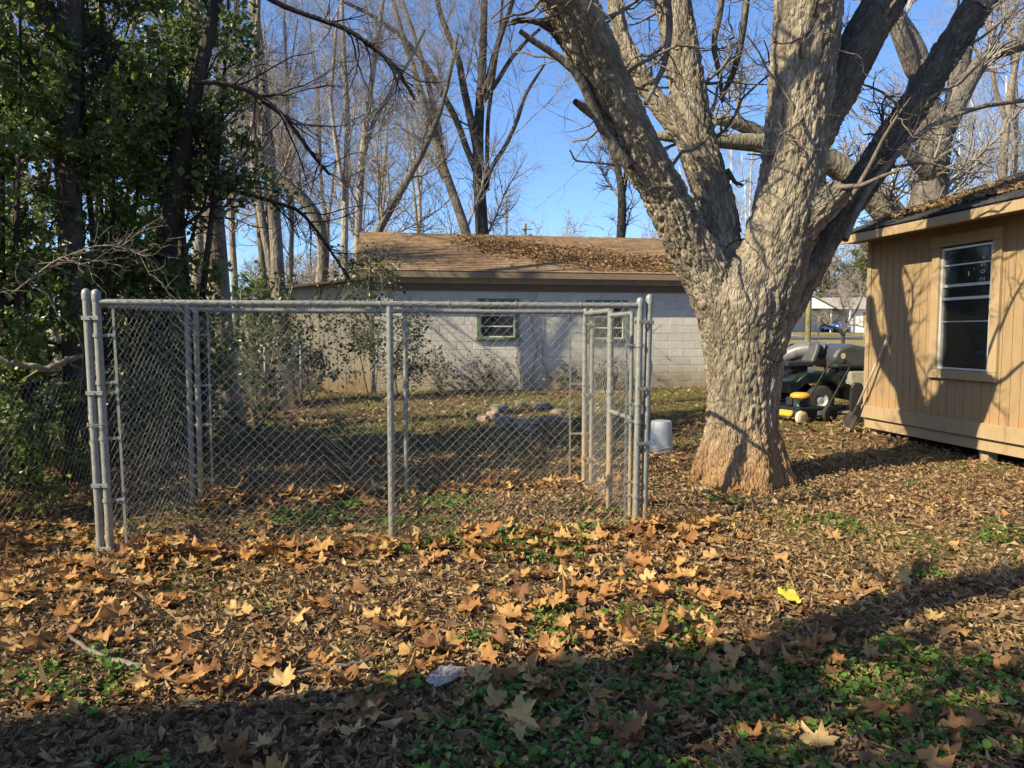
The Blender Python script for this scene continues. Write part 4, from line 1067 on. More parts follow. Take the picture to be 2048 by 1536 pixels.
# ------------------------------------------------------------------ fallen leaves
def sycamore(rng):
    half = [(0,1.04),(.2,.80),(.36,.84),(.55,.62),(.74,.80),(.95,1.0),(1.14,.76),(1.3,.78),(1.48,.56),(1.72,.70),(1.95,.74),(2.2,.54),(2.6,.40),(2.95,.2)]
    th = np.array([h[0] for h in half]+[-h[0] for h in half[:0:-1]]+[math.pi]); rr = np.array([h[1] for h in half]+[h[1] for h in half[:0:-1]]+[.12])
    o = np.argsort(th); th = th[o]; rr = rr[o]; m = len(th)      # 28 outline points
    rr = rr*np.exp(rng.normal(0, .07, m)); th = th+rng.normal(0, .03, m)
    if rng.random() < .6:      # torn lobe
        k = rng.integers(2, m-10); rr[k:k+rng.integers(2,9)] *= rng.uniform(.35, .75)
    out = np.stack([np.cos(th)*rr, np.sin(th)*rr, 0*th], 1); h = m//2; ri = rr[0::2]*.55
    inn = np.stack([np.cos(th[0::2])*ri, np.sin(th[0::2])*ri, 0*ri], 1)
    V = np.concatenate([[[0,0,0]], inn, out]); a = np.arange(h); b = (a+1) % h; O = 1+h
    F = [np.concatenate([np.stack([0*a, 1+a, 1+b], 1), np.stack([1+a, O+2*a, O+2*a+1], 1), np.stack([1+a, O+2*a+1, 1+b], 1), np.stack([1+b, O+2*a+1, O+(2*a+2) % m], 1)])]
    r = np.linalg.norm(V[:,:2], axis=1); ang = np.arctan2(V[:,1], V[:,0])
    c1 = rng.uniform(-.1, .75); c2 = rng.normal(0, .35); ax = rng.uniform(0, 6.28)
    u = V[:,0]*math.cos(ax)+V[:,1]*math.sin(ax); v = -V[:,0]*math.sin(ax)+V[:,1]*math.cos(ax)
    V[:,2] = c1*u*u+c2*v*v*.8+.18*r*r*np.cos(5*ang+rng.uniform(0, 6))+rng.normal(0, .06, len(V))*r*1.3
    V[:,2] += .07*np.abs(np.sin(2.5*ang))*r*rng.uniform(.2, 1.3)
    V[:,2] += rng.uniform(-.5, .7)*np.maximum(0, r-.55)**2*2; V[:,:2] *= (1-.25*np.clip(np.abs(V[:,2:3]), 0, 1))
    st = np.array([[0, .015, .0], [0, -.015, .0], [-.6, -.01, .06+.1*rng.random()], [-.6, .01, .06]]); st[:,0] -= .1
    n0 = len(V); V = np.concatenate([V, st]); F.append(np.array([[n0, n0+1, n0+2, n0+3]]))
    return V, F
rng = np.random.default_rng(7)
SYC = [sycamore(rng) for _ in range(40)]
# where big leaves lie
L0 = hit(221, 1112); R0 = hit(1272, 1060); L1 = hit(384, 1010); R1 = hit(1168, 966)
pos = []
def along_line(a, b, n, off, sd, lo=0, hi=1):
    t = rng.uniform(lo, hi, n); d = nrm((b-a)[None])[0]; nn = np.array([d[1], -d[0], 0])
    return a+(b-a)*t[:,None]+nn*(off+np.abs(rng.normal(0, sd, n)))[:,None]
pos.append(along_line(L0, R0, 260, -.05, .26, .02, 1.2))
pos.append(along_line(L0, R0, 90, .1, .5, -.1, 1.1))
pos.append(along_line(L1, R1, 170, .0, .16, .02, .98)); pos.append(along_line(L1, R1, 60, -.3, .2, .02, .5))
def blob(px, py, sx, sy, n):
    c = hit(px, py); return c+np.stack([rng.normal(0, sx, n), rng.normal(0, sy, n), np.zeros(n)], 1)
pos += [blob(80,1180,.5,.4,95), blob(110,1090,.45,.4,90), blob(150,1290,.5,.35,30), blob(300,1130,.35,.3,34), blob(1150,1270,.32,.22,34), blob(1130,1360,.42,.2,44), blob(1000,1330,.35,.2,18), blob(1400,1300,.3,.2,24), blob(1350,1180,.4,.35,46), blob(1200,1140,.6,.3,60),
 blob(520,1370,.4,.18,34), blob(300,1400,.4,.2,18), blob(560,1500,.2,.1,10), blob(1560,1330,.45,.15,36), blob(1780,1450,.4,.15,18), blob(1950,1480,.15,.1,9), blob(850,1250,.5,.3,30), blob(900,1430,.5,.15,24), blob(1300,1480,.3,.1,14), blob(1500,1440,.6,.15,18),
 blob(470,830,.35,.9,60), blob(570,760,.8,.6,40), blob(1700,1230,1.,.5,26), blob(1750,1080,1.3,.8,16), blob(1250,990,.15,.5,10), blob(1430,985,.2,.12,8), blob(1560,985,.2,.12,6), blob(700,1050,1.2,.3,24)]
n = 110; pos.append(np.stack([rng.uniform(-2.6, 2.6, n), rng.uniform(2.25, 5.2, n), np.zeros(n)], 1))
pos = np.concatenate(pos); pos = pos[(pos[:,1] > 1.9)]
pos[:,2] = ground_z(pos[:,0], pos[:,1]); N = len(pos)
size = np.clip(rng.normal(.071, .024, N), .03, .108)*np.interp(pos[:,1], [2, 3.2], [.8, 1.])
# pile up: later leaves ride on earlier ones where they are crowded
cell = {}; lift = np.zeros(N)
for k in range(N):
    c = (int(pos[k,0]/.13), int(pos[k,1]/.13)); h = cell.get(c, 0); lift[k] = h*.017; cell[c] = h+1
pos[:,2] += .028+np.minimum(lift, .13)+rng.uniform(0, .014, N)
tilt = np.where(rng.random(N) < .08, .6, .18)
nn = nrm(np.stack([rng.normal(0, 1, N)*tilt, rng.normal(0, 1, N)*tilt, np.ones(N)], 1)); Rm = frames(nn, rng.uniform(0, 6.28, N))
steep = 1-nn[:,2]; pos[:,2] += steep*size*.7
# the 300 that show largest become leaves of their own
px = 1024+F_PX*pos[:,0]/pos[:,1]; py = 768+F_PX*((EYE-pos[:,2])/pos[:,1]-math.tan(PITCH)); inside = (px > -20) & (px < 2068) & (py < 1545)
score = np.where(inside, size/pos[:,1], 0); order = np.argsort(-score); one = order[:300]; restl = order[300:]
sm = [mesh('fallen_leaf', V, F, BIGO, True) for V, F in SYC]
for k in one:
    Mx = Matrix([list(Rm[k,0]), list(Rm[k,1]), list(Rm[k,2])]).transposed()
    link('fallen_leaf', sm[int(rng.integers(len(sm)))], ground, pos[k], Mx.to_euler(), float(size[k]))
yp = hit(1575, 1212); yv, yf = SYC[3]
o = link('fallen_leaf', mesh('fallen_leaf', yv, yf, YEL, True), ground, (yp[0], yp[1], yp[2]+.05), (.45, .1, .6), .1); o['label'] = 'bright yellow fallen leaf'
which = rng.integers(0, len(SYC), len(restl)); q = MB(); tints = []
for s_ in range(len(SYC)):
    k = restl[which == s_]
    if len(k) == 0: continue
    V, F = scatter(SYC[s_][0], SYC[s_][1], pos[k], Rm[k], size[k]); q.add(V, F); tints.append(np.repeat(rng.random(len(k)), len(SYC[s_][0])))
o = q.build('leaf_drift', BIGS, ground, smooth=True, kind='stuff', attrs=dict(tint=np.concatenate(tints)))

# small litter leaves: curled oak-like blades
def litter_template(rng):
    c = rng.uniform(.05, .7); f = rng.uniform(.05, .38); w = rng.uniform(.13, .27)
    x = rng.uniform(-.15, .2)
    V = np.array([(-.5,0,c*.5), (x,w,f), (.55,.1*rng.normal(),c*.6*rng.uniform(-.5,1)), (x+rng.normal(0,.12),-w,f*rng.uniform(.3,1)), (x,0,0)], float)
    F = [np.array([[0,4,1], [0,3,4], [1,4,2], [4,3,2]])]
    return V, F
LT = [litter_template(rng) for _ in range(24)]
def litter(n, sampler, size, seed, hgt=.012):
    rng = np.random.default_rng(seed); P = sampler(rng, n); n = len(P)
    P[:,2] = ground_z(P[:,0], P[:,1])+.012+rng.random(n)**2*.03+hgt*.3
    s_ = size*np.exp(rng.normal(0, .36, n)); tl = .75
    nn = nrm(np.stack([rng.normal(0, tl, n), rng.normal(0, tl, n), np.ones(n)], 1)); Rm = frames(nn, rng.uniform(0, 6.28, n)); wh_ = rng.integers(0, len(LT), n)
    q = MB(); T = []
    patch = np.clip(.5+.6*vnoise(P*np.array([.8,.8,0])+5, 61), 0, 1)
    tint = np.clip(.15+.5*rng.random(n)+.35*patch*rng.random(n), 0, 1)
    for k in range(len(LT)):
        m_ = wh_ == k; V, F = scatter(LT[k][0], LT[k][1], P[m_], Rm[m_], s_[m_]); q.add(V, F); T.append(np.repeat(tint[m_], len(LT[k][0])))
    return q, np.concatenate(T)
def wedge(y0, y1, pw, keep=None):
    def f(rng, n):
        u = rng.random(n*2); y = (y0**(1-pw)+u*(y1**(1-pw)-y0**(1-pw)))**(1/(1-pw)); hw_ = .72*y+.9
        x = rng.uniform(-1, 1, n*2)*hw_; m_ = rng.random(n*2) < (.45+.55*np.clip(.5+1.1*vnoise(np.stack([x*.9, y*.9, 0*x], 1), 63), 0, 1))
        d = (x-px0[0])**2+(y-TY)**2; m_ &= d > .37**2
        m_ &= ~((x > hC[0]+.164*(10.8-y)+.3) & (y < 10.8))
        return np.stack([x, y, 0*x], 1)[m_][:n]
    return f
q1, t1_ = litter(80000, wedge(2.0, 9, .55), .039, 601); q1.build('leaf_litter', LIT, ground, kind='stuff', attrs=dict(tint=t1_))
q1, t1_ = litter(14000, wedge(8.5, 19, .75), .07, 602); q1.build('leaf_litter', LIT, ground, kind='stuff', attrs=dict(tint=t1_))

# leaves lying on the two roofs
def roof_leaves(name, label, fr, ezt, slope, ov, n, usamp, size, seed):
    rng = np.random.default_rng(seed); u, w = usamp(rng, n); n = len(u)   # w = distance in plan from the eave
    P = fr[0]+fr[1]*u[:,None]+fr[3]*(ov-w)[:,None]+UP*(ezt+w*slope+.022+rng.random(n)**2*.05)[:,None]
    nn = nrm(rng.normal(0, .45, (n,3))+UP); Rm = frames(nn, rng.uniform(0, 6.28, n)); q = MB(); T = []; wh_ = rng.integers(0, len(LT), n); s_ = size*np.exp(rng.normal(0, .3, n)); tint = .15+.55*rng.random(n)
    for k in range(len(LT)):
        m_ = wh_ == k; V, F = scatter(LT[k][0], LT[k][1], P[m_], Rm[m_], s_[m_]); q.add(V, F); T.append(np.repeat(tint[m_], 5))
    o = q.build(name, LIT, None, kind='stuff', attrs=dict(tint=np.concatenate(T))); o['label'] = label
def us1(rng, n):
    t = rng.random(n)**.9; u = 2.4+t*6.9+rng.normal(0, .25, n); w = 2.55-2.25*np.clip(t*1.25, 0, 1)**.7+rng.normal(0, .5, n)*(1-.2*t); m_ = (w > .06) & (w < 3.1) & (u < 9.6)
    return u[m_], w[m_]
roof_leaves('roof_leaves', 'brown dead leaves drifted across the brown shingle roof', BF, EZ+.06, BSLOPE, OV, 7500, us1, .085, 611)
def us2(rng, n):
    u = rng.uniform(.2, 6.5, n); w = np.abs(rng.normal(0, .55, n))+.35+.5*np.clip(u/4, 0, 1)*rng.random(n); return u, w
roof_leaves('roof_leaves', 'rust brown dead leaves heaped along the dark roof edge of the wooden house', HF, HEZ+.06, HSL, HOV, 5200, us2, .075, 612)

# ground cover weeds and grass in the foreground
def weeds():
    rng = np.random.default_rng(621); n = 76000
    x = rng.uniform(-3, 4, n); y = rng.uniform(1.9, 7.5, n)
    k = vnoise(np.stack([x*1.5, y*1.5, 0*x+9], 1), 65)+.5*vnoise(np.stack([x*4, y*4, 0*x], 1), 66)
    thr = np.interp(y, [1.9, 2.4, 2.9, 3.4, 4.5, 7.5], [-.45, -.28, .0, .45, .7, .8]); thr = thr-np.where((x > .2) & (y < 2.9), .18, 0)-np.where((np.abs(x+.4) < .45) & (np.abs(y-6.5) < .3), .45, 0)
    m_ = k > thr; m_ &= rng.random(n) < .36; x, y = x[m_], y[m_]; P = np.stack([x, y, ground_z(x, y)+.022+.045*rng.random(len(x))], 1)
    TV = np.array([(0,0,0), (.28,.42,.06), (.75,.42,.03), (1,0,0), (.75,-.42,.03), (.28,-.42,.06)], float); TF = [np.array([[0,3,2,1], [0,5,4,3]])]
    V, F, t = leaf_cloud(rng, np.repeat(P, 3, 0)+rng.normal(0, .006, (len(P)*3, 3)), .021, 1.6, .6, .35, TV, TF)
    o = link('ground_cover', mesh('ground_cover', V, F, WEED, False, dict(tint=t))); o['kind'] = 'stuff'; o['label'] = 'low green weeds between the fallen leaves'
    n = 9000; x = rng.uniform(-1.5, 3.2, n); y = rng.uniform(1.95, 4.0, n); k = vnoise(np.stack([x*1.7+3, y*1.7, 0*x], 1), 68)
    m_ = k > np.interp(y, [1.95, 2.6, 3.2, 4], [-.15, .2, .5, .75])-.2*(x > .5); x, y = x[m_], y[m_]
    n = 900; gx_ = rng.uniform(-4, 6, n); gy = rng.uniform(4, 13, n); x = np.r_[x, gx_]; y = np.r_[y, gy]
    P = np.stack([x, y, ground_z(x, y)-.005], 1); n = len(P)
    b = np.repeat(P, 3, 0)+rng.normal(0, .012, (n*3, 3))*[1,1,0]; n = len(b); d = nrm(np.stack([rng.normal(0, .5, n), rng.normal(0, .5, n), np.ones(n)], 1)); L = rng.uniform(.04, .11, n)[:,None]
    s_ = nrm(np.cross(d, rng.normal(size=(n,3))))*.0022; bend = np.stack([rng.normal(0, .35, n), rng.normal(0, .35, n), -.15*np.ones(n)], 1)
    V = np.stack([b-s_, b+s_, b+d*L*.55+s_*.8+bend*L*.15, b+d*L*.55-s_*.8+bend*L*.15, b+d*L+bend*L*.6], 1).reshape(-1, 3); a = np.arange(n)*5
    o = link('grass', mesh('grass', V, [np.stack([a, a+1, a+2, a+3], 1), np.stack([a+3, a+2, a+4], 1)], BLADE, False, dict(tint=np.repeat(rng.random(n), 5)))); o['kind'] = 'stuff'; o['label'] = 'thin grass blades in the foreground'
weeds()
def moss_lawn():
    rng = np.random.default_rng(631); n = 95000; y = 7.5+rng.random(n)**.7*13; x = rng.uniform(-1, 1, n)*(.62*y)
    k = vnoise(np.stack([x*.5, y*.6, 0*x+2], 1), 70)+.4*vnoise(np.stack([x*2.2, y*2.2, 0*x], 1), 71)
    bias = np.where((y > 15) & (x > 1.5), .5, 0)+np.where((np.abs(y-10.8) < 1.2) & (x < 1), .25, 0)+np.where((y > 13.5) & (y < 16.5), .15, 0)
    m_ = k+bias > -.12; x, y = x[m_], y[m_]; m2 = ~(((x-px0[0])**2+(y-TY)**2 < .4)|((x > hC[0]+.164*(10.8-y)) & (y < 10.8)) | (y > np.interp(x, [bl[0], br[0]], [bl[1]-.1, br[1]-.1]))); x, y = x[m2], y[m2]; n = len(x)
    b = np.stack([x, y, ground_z(x, y)], 1); d = nrm(np.stack([rng.normal(0, .5, n), rng.normal(0, .5, n), np.ones(n)], 1)); L = rng.uniform(.02, .06, n)[:,None]; s_ = nrm(np.cross(d, rng.normal(size=(n,3))))*.007
    V = np.stack([b-s_, b+s_, b+d*L], 1).reshape(-1, 3); a = np.arange(n)*3
    o = link('grass', mesh('grass', V, [np.stack([a, a+1, a+2], 1)], m_leaf('moss_grass', [(0, (.08,.11,.02)), (.6, (.17,.2,.04)), (1, (.3,.29,.08))], .4, .7), False, dict(tint=np.repeat(rng.random(n), 3)))); o['kind'] = 'stuff'; o['label'] = 'short yellow green grass patches in the yard'
moss_lawn()
# ------------------------------------------------------------------ chain link
def chainlink(a, b, zb, zt, half=.0375, r=.0013, seed=0, top_over=.03, slack=.004):
    """woven diamond mesh between plan points a and b; zb/zt functions or numbers"""
    rng = np.random.default_rng(seed); a = np.array(a[:2], float); b = np.array(b[:2], float); L = np.linalg.norm(b-a); d = (b-a)/L; nn = np.array([d[1], -d[0]])
    m = max(1, int(round(L/half))); hw_ = L/(2*m); H = (zt-zb)+top_over; n = int(H/half)+1
    u = (np.arange(m)+.5)*2*hw_; k = np.arange(n); sg = np.where((k[None]+np.arange(m)[:,None]) % 2 == 0, 1, -1)
    U = u[:,None]+sg*hw_*1.02+rng.normal(0, .0025, (m,n)); Vv = zt+top_over-k[None]*half+rng.normal(0, .002, (m,n))
    off = sg*.003+slack*np.sin(U*3.1+Vv*2.3+seed)*2
    P = np.stack([a[0]+d[0]*U+nn[0]*off, a[1]+d[1]*U+nn[1]*off, Vv], -1)
    # sag: slight waviness of the whole weave
    P[:,:,2] += .006*np.sin(U*2.2+seed)
    V, F = tubes(P, np.full((m,n), r), 3); return V, F
MESHM = m_galv('mesh_wire', (.33,.33,.30)); 
def P3(p, z): return np.array([p[0], p[1], z])
KZ = 1.83
kg = lambda p: float(ground_z(p[0], p[1]))
kL0 = hit(222, 1113); kR0 = hit(1270, 1060); kL1 = hit(386, 1012); kR1 = hit(1168, 968); kG = hit(1218, 1016)
kM0 = kL0+(kR0-kL0)*.508; kM1 = kL1+(kR1-kL1)*.515
sd = nrm((kR1-kR0)[None])[0]*[1,1,0]
kennel = thing('dog_kennel', 'galvanised chain link dog kennel with its gate at the right end', 'kennel', (kL0+kR1)/2)
z0 = .02
def post(p, zt=KZ+.03, r=.0265, mat=GALV, cap=True, lean=(0,0), pin=kennel, name='post', base=None):
    g = kg(p)-.06 if base is None else base; q = MB(); q.tube([P3(p, g), P3(p+np.array([*lean,0])*.5, (g+zt)/2), P3(p+np.array([*lean,0]), zt)], r, 14)
    o = q.build(name, mat, pin, smooth=True, autosmooth=50)
    if cap:
        q = MB(); pt = p+np.array([*lean,0]); q.lathe([(r*1.12, zt-.05), (r*1.16, zt-.01), (r*1.05, zt+.012), (r*.6, zt+.026), (.001, zt+.03)], (pt[0], pt[1], 0), 14); q.build('post_cap', GALV, o, smooth=True)
    return o
dF = nrm((kR0-kL0)[None])[0]; dF[2] = 0; nF = np.array([dF[1], -dF[0], 0])
ll = (-.035, .0)
post(kL0, KZ+.06, lean=ll); pl2 = kL0-dF*.066+nF*-.01; post(pl2, KZ+.065, lean=ll)
post(kR0, KZ+.035, lean=(.02,0)); pr2 = kR0+dF*.075+nF*-.012; post(pr2, KZ+.06, lean=(.025,0))
post(kM0, KZ-.02, r=.026, cap=False); post(kM1, KZ-.03, r=.022, cap=False)
post(kL1, KZ, r=.026); post(kL1+dF*.07, KZ-.0, r=.024, mat=GALVR)
post(kR1, KZ, r=.026, mat=GALVR); post(kR1+dF*.07, KZ-.0, r=.024, mat=GALVR)
def rail(a, b, z, r=.0225, mat=GALV, name='top_rail', pin=kennel, sag=.0):
    q = MB(); t = np.linspace(0, 1, 9)[:,None]; P = a+(b-a)*t; P[:,2] = z-sag*4*(t*(1-t))[:,0]
    q.tube(P, r, 14); return q.build(name, mat, pin, smooth=True, autosmooth=50)
off0 = np.array([*ll, 0])
rail(kL0+off0, kM0, KZ, sag=.002); rail(kM0, kR0+np.array([.02,0,0]), KZ, sag=.004)
rail(kL1, kM1, KZ-.005, sag=.01); rail(kM1, kR1, KZ-.005, sag=.004)
rail(pl2+off0, kL1-dF*.05, KZ-.01)
rail(kR1, kG, KZ-.02)
def screen(a, b, seed, z1=KZ+.005, mat=MESHM, pin=kennel, **k):
    g = min(kg(a), kg(b))+.015; V, F = chainlink(a, b, g, z1, seed=seed, **k); q = MB(); q.add(V, F); return q.build('chain_link_mesh', mat, pin, kind='stuff')
fo = nF*.026
screen(kL0+dF*.1+fo, kM0+fo, 1); screen(kM0+dF*.01+fo, kR0-dF*.06+fo, 2)
screen(kL1+dF*.12, kM1, 3); screen(kM1, kR1-dF*.12, 4)
side = (kL1-pl2); sdl = nrm(side[None])[0]; screen(pl2+sdl*.1+dF*.035, pl2+side-sdl*.06+dF*.035, 5)
ge = nrm((kG-kR1)[None])[0]; screen(kR1+ge*.08, kG-ge*.04, 6)
def tbar(p, seed, r=.009, z1=KZ-.03, mat=GALV, lean=(0,0), pin=kennel):
    q = MB(); g = kg(p); l = np.array([*lean, 0]); A = P3(p, g+.03); B = P3(p+l, z1); c = (A+B)/2; dz = nrm((B-A)[None])[0]
    q.box(c, (.017, .006, np.linalg.norm(B-A)), frame=np.array([dF, nF, dz])); return q.build('tension_bar', mat, pin)
def band(p, z, ddir, L, pin=kennel, r=.0285, mat=GALV, h=.024):
    """clamp: ring round a post and a tongue reaching the tension bar"""
    q = MB(); q.lathe([(r+.001, z-h/2), (r+.005, z-h/2), (r+.005, z+h/2), (r+.001, z+h/2)], (p[0], p[1], 0), 14)
    c = p+ddir*(r+L/2); c = P3(c, z); pe = np.array([-ddir[1], ddir[0], 0]); q.box(c, (L, .012, h*.9), frame=np.array([ddir, pe, UP]), bev=.002)
    e = P3(p+ddir*(r+L*.55), z); q.tube([e-pe*.016, e+pe*.016], .006, 6)
    return q.build('clamp', mat, pin)
def clean(p, z): return p+off0*np.clip((z-0)/KZ, 0, 1)
tbar(kL0+dF*.105, 1, lean=ll)
for z in (.06, .42, .86, 1.18, 1.25, 1.58): band(clean(kL0, z), z+.02, dF, .085)
tb2 = kR0-dF*.085; tbar(tb2, 2, z1=KZ-.06)
for z in (.33, .44, .92, 1.06, 1.52): band(kR0+np.array([.02,0,0])*z/KZ, z, -dF, .075)
tbar(kL1+dF*.17, 3, mat=GALVR); tbar(kR1-dF*.15, 4, mat=GALVR)
for z in (.3, .8, 1.15, 1.6): band(kL1+dF*.07, z, dF, .09, mat=GALVR)
for z in (.1, .6, 1.1, 1.62): band(kR1, z, -dF, .12, mat=GALVR)
# clamps that hold neighbouring frames together
def couple(a, b, z, mat=GALV):
    q = MB(); c = P3((a+b)/2, z); d = nrm(((b-a)*[1,1,0])[None])[0]; w = np.linalg.norm((b-a)[:2])
    pe = np.array([-d[1], d[0], 0])
    for s_ in (-1, 1): q.box(c+pe*s_*.033, (w+.05, .005, .028), frame=np.array([d, pe, UP]), bev=.002)
    q.tube([c-pe*.045, c+pe*.045], .006, 6); return q.build('clamp', mat, kennel)
for z in (.1, .55, 1.2, 1.72): couple(clean(pl2, z), clean(kL0, z), z)
for z in (.75, 1.18, 1.7): couple(kR0+np.array([.02,0,0])*z/KZ, pr2+np.array([.025,0,0])*z/KZ, z)
for z in (.35, 1.0, 1.7): couple(kL1, kL1+dF*.07, z, GALVR); couple(kR1, kR1+dF*.07, z, GALVR)
# tie wire knot on the left posts
q = MB(); a = np.linspace(0, 4*math.pi, 40); pm = clean((kL0+pl2)/2, .98); q.tube(np.stack([pm[0]+dF[0]*.07*np.cos(a)+.035*np.sin(a)*nF[0]*1.2, pm[1]+dF[1]*.07*np.cos(a)+.04*np.sin(a)*nF[1]*1.2, .97+.012*a/6+.004*np.sin(7*a)], 1), .003, 4)
q.tube([P3(pm-dF*.06, .97), P3(pm-dF*.11+nF*.03, .94), P3(pm-dF*.1+nF*.05, .90)], .003, 4); q.build('tie_wire', TW_BROWN, kennel)
# rail ties
for k in range(7):
    p = kL0+(kR0-kL0)*(.1+.13*k); q = MB(); a = np.linspace(0, 2*math.pi, 14); c = P3(p, KZ)
    q.tube(np.array([c+nF*.027*math.cos(t)+UP*.027*math.sin(t)+dF*.006*math.sin(t*.5) for t in a]), .0022, 4); q.build('rail_tie', MESHM, kennel)
# gate
gA = kG; gB = kR0-sd*-.14
gt = MB(); zt = KZ-.06
gp1 = P3(gA, kg(gA)+.0); 
gt.tube([P3(gA, kg(gA)-.02), P3(gA, KZ-.02)], .0285, 14)
gate = gt.build('gate', GALVR, kennel, smooth=True, autosmooth=50)
q = MB(); e1 = P3(gA, zt); e2 = P3(gB, zt); q.tube([e1, e1*.5+e2*.5, e2], .019, 12); q.tube([P3(gA, .93), P3(gB, .93)], .019, 12); q.tube([P3(gB, kg(gB)+.08), P3(gB, zt+.01)], .017, 12)
q.build('gate_frame', GALVR, gate, smooth=True, autosmooth=50)
V, F = chainlink(gA+(gB-gA)*.08, gB-(gB-gA)*.08, kg(gB)+.06, zt, seed=7); q = MB(); q.add(V, F); q.build('chain_link_mesh', MESHM, gate, kind='stuff')
for z in (.36, 1.1, 1.55):
    q = MB(); q.lathe([(.03, z-.015), (.035, z-.015), (.035, z+.015), (.03, z+.015)], (gA[0], gA[1], 0), 14); q.build('hinge', GALVR, gate)
q = MB(); c = P3(gB, .98); q.box(c+np.array([.05,-.02,0]), (.1,.03,.03), bev=.003); q.box(c+np.array([.0,-.03,.02]), (.03,.05,.09), bev=.003); q.build('latch', GALV, gate)
# leaf stuck on the top rail
# ------------------------------------------------------------------ boundary fence at the left
fA = np.array([-3.88, 4.3]); fB = np.array([-4.1, 14.5])
fence = thing('chain_link_fence', 'sagging old chain link boundary fence in front of the shrubs on the left', 'fence', (fA[0], 8, .1))
prev = None
cuts = [fA, fA+(fB-fA)*.26, fA+(fB-fA)*.53, fA+(fB-fA)*.78, fB]
for k, (a, b) in enumerate(zip(cuts[:-1], cuts[1:])):
    zz = float(ground_z(*(a+b)/2)); V, F = chainlink(a, b, zz-.02, zz+1.18, r=.0018, seed=20+k, slack=.02, half=.042); q = MB(); q.add(V, F); q.build('chain_link_mesh', GALVR, fence, kind='stuff')
for p in cuts[1:]:
    q = MB(); g = float(ground_z(*p)); q.tube([(p[0]-.04, p[1], g-.1), (p[0]-.04, p[1], g+1.22)], .024, 10); q.build('post', GALVR, fence, smooth=True)
# bent branch lying along its top
def stick(name, label, pts, r, mat, group=None, k=7, cat='branch', tw=0, seed=0):
    P, R = resample(np.asarray(pts, float), np.asarray(r, float), 18); rng = np.random.default_rng(seed); P[1:-1] += rng.normal(0, R.mean()*.5, (16,3))
    t = thing(name, label, cat, P[0]*[1,1,1], group); q = MB(); q.tube(P, R, k); q.build('stem', mat, t, smooth=True)
    if tw:
        l1 = grow(rng, P[None], R[None], tw, .1, 1, 50, 15, .3, .3, 6, .25, .02, .5, .0025, .4, .3); V, F = tubes(*l1, 4); q = MB(); q.add(V, F); q.build('twigs', mat, t)
    return t
stick('bent_branch', 'bent brown branch sagging along the top of the left boundary fence', [at(-60,712,5.1), at(0,722,5.2), at(60,732,5.3), at(105,733,5.4), at(140,718,5.5), at(165,712,5.6)], [.02,.021,.022,.024,.022,.018], BK_TAN, tw=3, seed=4)

# ------------------------------------------------------------------ upside-down bucket
bp = hit(1322, 903)
m_ = Mat('frosted_plastic'); pc = m_.n('BsdfTranslucent', Color=(.6,.65,.7,1)).outputs[0]
BUCK = m_.out(m_.n('MixShader', i0=.35, i1=m_.pbr((.58,.62,.66), .45, spec=.4), i2=pc).outputs[0])
bk = thing('bucket', 'frosted white plastic bucket standing upside down between the kennel and the forked tree', 'bucket', bp)
q = MB(); q.lathe([(.148,0),(.152,.004),(.152,.012),(.149,.02),(.147,.05),(.152,.054),(.152,.07),(.146,.074),(.143,.1),(.127,.37),(.124,.385),(.116,.39),(.108,.384),(.10,.381),(.001,.381)], bp, 32)
q.build('body', BUCK, bk, smooth=True, autosmooth=40)
q = MB(); a = np.linspace(-.1, math.pi+.1, 16); q.tube(np.stack([bp[0]+.156*np.cos(a), bp[1]-.05-.10*np.sin(a), bp[2]+.06-.045*np.sin(a)], 1), .0022, 5); q.build('handle', GALV, bk)

# ------------------------------------------------------------------ fire ring of broken concrete
fc = hit(1060, 842); ring = thing('fire_ring', 'low ring of broken concrete and ash in the middle of the yard', 'fire pit', fc)
rng = np.random.default_rng(77); CONC = simple('old_concrete', (.17,.155,.13), .95, var=.3, scale=9, bump=.5, dirt=(.1,.085,.06)); ROCK = simple('pink_stone', (.3,.2,.165), .9, var=.3, bump=.4)
def rock(c, s_, mat, parent, seed, name='stone', yaw=0):
    rng = np.random.default_rng(seed); q = MB(); n, m = 7, 10; th = np.linspace(0, math.pi, n); ph = np.arange(m)*2*math.pi/m
    V = np.stack([np.sin(th)[:,None]*np.cos(ph), np.sin(th)[:,None]*np.sin(ph), np.cos(th)[:,None]*np.ones(m)], -1).reshape(-1, 3)
    V = np.sign(V)*np.abs(V)**.5; V *= 1+.25*vnoise(V*2.3+seed, seed)[:,None]; V = V*np.array(s_)
    R_ = np.array([[math.cos(yaw), math.sin(yaw), 0], [-math.sin(yaw), math.cos(yaw), 0], [0,0,1]])
    i = np.arange(n-1)[:,None]*m; j = np.arange(m); j2 = (j+1) % m; Q = np.stack([i+j, i+m+j, i+m+j2, i+j2], -1).reshape(-1, 4)
    q.add(V@R_+c, Q); return q.build(name, mat, parent)
for k, (px, py, Y, s_, mt) in enumerate([(1000,818,0,(.2,.12,.09),CONC),(1040,806,0,(.3,.1,.06),CONC),(1085,812,0,(.22,.12,.08),CONC),(1010,846,0,(.16,.13,.1),CONC),(985,832,0,(.12,.1,.09),ROCK),(968,838,0,(.1,.09,.08),ROCK),(1055,852,0,(.22,.12,.08),CONC),(1100,838,0,(.2,.13,.07),CONC),(1118,822,0,(.14,.12,.06),CONC),(1132,842,0,(.1,.08,.05),ROCK)]):
    p = hit(px, py+6); rock(p+UP*s_[2]*.5, s_, mt, ring, 700+k, yaw=rng.uniform(0, 3))
q = MB(); q.lathe([(.0, .012), (.3, .02), (.42, .0), (.46, -.02)], hit(1055, 838), 20); q.build('ash', simple('ash', (.035,.032,.03), 1, var=.5, scale=30), ring)
